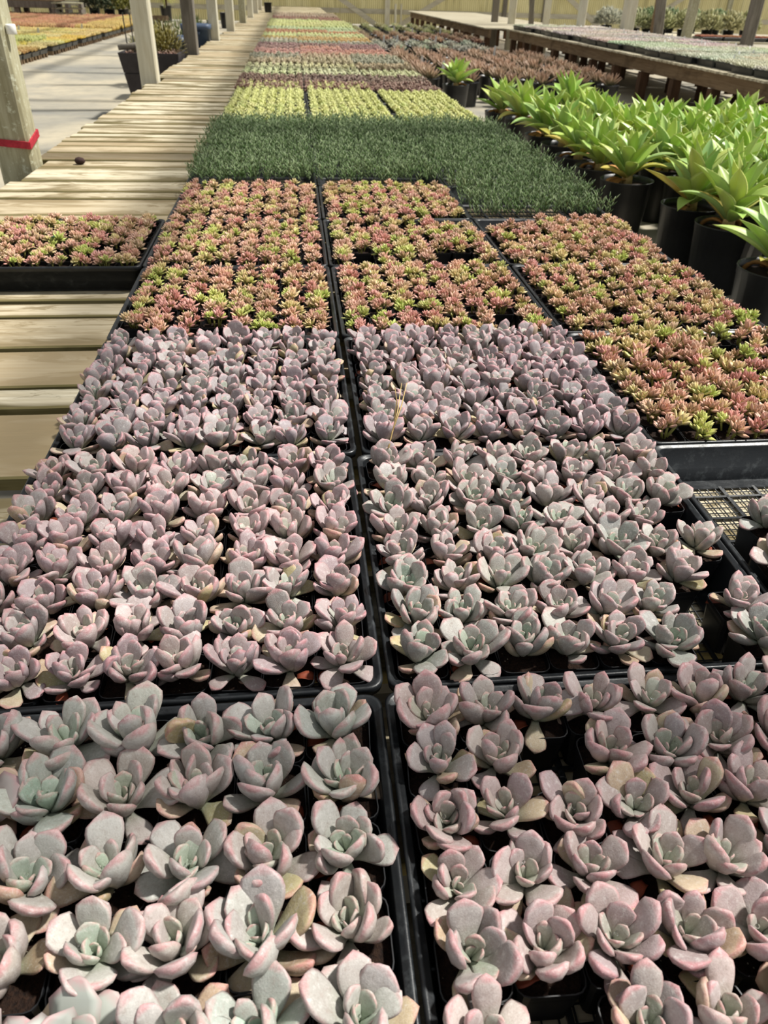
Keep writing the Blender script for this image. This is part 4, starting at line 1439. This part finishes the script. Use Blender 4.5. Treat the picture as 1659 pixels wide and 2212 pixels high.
# rough table and pallets at the far left
t = thing('potting_table', 'rough weathered potting table at the far left of the house', 'table', (-7.3, 26.9, 0))
for i in range(6):
    a = Acc()
    a.box((-1.2, -0.6 + i * 0.2, 0.52), (1.0, -0.6 + i * 0.2 + 0.185, 0.56))
    obj('plank', a.build('plank', M_BENCHWOOD), t)
a = Acc()
a.box((-1.15, -0.62, 0.36), (0.95, -0.58, 0.52))
obj('apron', a.build('apron', M_POSTGREY), t)
a = Acc()
a.box((-0.07, -0.07, 0), (0.07, 0.07, 0.52))
lm = a.build('leg', M_POSTGREY)
for x in (-1.05, -0.1, 0.85):
    for y in (-0.5, 0.4):
        obj('leg', lm, t, loc=(x, y, 0))
for q in range(4):
    t = thing('wooden_pallet', 'weathered wooden pallet, %s from the bottom of its stack by the potting table' % ORD[q + 1], 'pallet', (-6.05, 26.7, q * 0.125), 0.05 * q, 'stacked pallets')
    for i in range(5):
        a = Acc()
        a.box((-0.4, -0.5 + i * 0.22, 0.10), (0.4, -0.5 + i * 0.22 + 0.12, 0.122))
        obj('board', a.build('board', M_POST), t)
    for x in (-0.36, 0, 0.36):
        a = Acc()
        a.box((x - 0.04, -0.5, 0), (x + 0.04, 0.5, 0.098))
        obj('runner', a.build('runner', M_POSTGREY), t)
for i, (x, y, R, H_, colr, lb) in enumerate(((-5.75, 28.7, 0.45, 0.42, (70, 74, 44), 'rounded dull olive shrub in front of the fibreglass wall'), (-5.2, 28.2, 0.55, 0.75, (62, 92, 66), 'large dark green shrub beside the wall brace'), (-4.75, 28.0, 0.35, 0.45, (150, 156, 62), 'yellow-green shrub next to the large dark one'))):
    t = thing('wall_shrub', lb, 'shrub', (x, y, 0))
    obj('pot', AP, t, scale=1.2)
    obj('foliage', bush_mesh(70 + i, R, H_, 420, 0.25, 0.13), t, loc=(0, 0, 0.36), color=lin(*colr))
t = thing('leaning_sheet', 'pale corrugated sheet leaning beside the pallets', 'panel', (-6.0, 29.3, 0))
o = obj('sheet', pm, t, rot=(-0.12, 0.05, 0), scale=(0.9, 1, 0.35))

# ------------------------------------------------------------------ small things on posts, slats and trays
a = Acc()
b = 0.0655
for z0 in (0.0, 0.012):
    ring = [(-b, -b), (b, -b), (b, b), (-b, b)]
    for i in range(4):
        p, q = ring[i], ring[(i + 1) % 4]
        zz = [0.0, -0.012, 0.012, 0.02]
        a.beam((p[0], p[1], z0 + zz[i]), (q[0], q[1], z0 + zz[(i + 1) % 4]), 0.006, 0.012)
o = obj('red_strap', a.build('red_strap', M_RED), loc=(-0.678, 3.13, SLAT_Z + 0.085))
tag(o, 'red cloth strap tied around the nearest timber post', 'strap')
a = Acc()
a.lathe([(0.001, 0.06), (0.03, 0.06), (0.034, 0.05), (0.034, 0.004), (0.030, 0), (0.001, 0)], 16)
o = obj('white_cup', a.build('white_cup', M_TAG, True), loc=(-0.598, 3.10, RZ + 0.36), scale=0.5)
tag(o, 'white plastic cup fixed to the side of the nearest timber post', 'cup')
a = Acc()
rnd = random.Random(4)
V = []
for i in range(5):
    for k in range(8):
        u, vv = 2 * math.pi * k / 8, math.pi * i / 4
        rr = 0.016 * rnd.uniform(0.8, 1.2)
        V.append((rr * math.cos(u) * math.sin(vv), rr * math.sin(u) * math.sin(vv), 0.013 + 0.014 * math.cos(vv)))
a.add(V, [(i * 8 + k, i * 8 + (k + 1) % 8, (i + 1) * 8 + (k + 1) % 8, (i + 1) * 8 + k) for i in range(4) for k in range(8)])
o = obj('dried_clod', a.build('dried_clod', M_STONE, True), loc=(-0.475, 3.17, SLAT_Z - 0.002), scale=(1.3, 1, 1))
tag(o, 'small dark dried clod lying on the walkway slats', 'clod')
a = Acc()
for p, q in (((0, 0, 0), (0.028, 0.10, 0.045)), ((0.006, 0.02, 0.010), (0.034, 0.09, 0.05)), ((0.012, 0.04, 0.018), (0.02, 0.11, 0.034))):
    a.tube([p, ((p[0] + q[0]) / 2 + 0.003, (p[1] + q[1]) / 2, (p[2] + q[2]) / 2 + 0.004), q], [0.0011, 0.0009, 0.0004], 5)
o = obj('dry_stalk', a.build('dry_stalk', M_STRAW, True), loc=(0.462, 0.805, RZ + 0.028))
tag(o, 'dry straw-coloured grass stalk lying across two rosette trays', 'stalk')
o = obj('plant_tag', TAGM, loc=(-0.235, 1.87, RZ + 0.012), rot=(1.2, 0, 0.4), scale=0.45)
o.data = TAGM.copy()
o.data.materials[0] = M_TEAL
tag(o, 'tiny teal plastic tag in the lone tray on the slats', 'plant tag')
t = thing('weed', 'small weed sprouting at the foot of the nearest post', 'weed', (-0.83, 2.98, 0))
obj('foliage', bush_mesh(91, 0.10, 0.42, 130, 0.16, 0.045), t, loc=(0, 0, 0.05), color=lin(96, 118, 70))
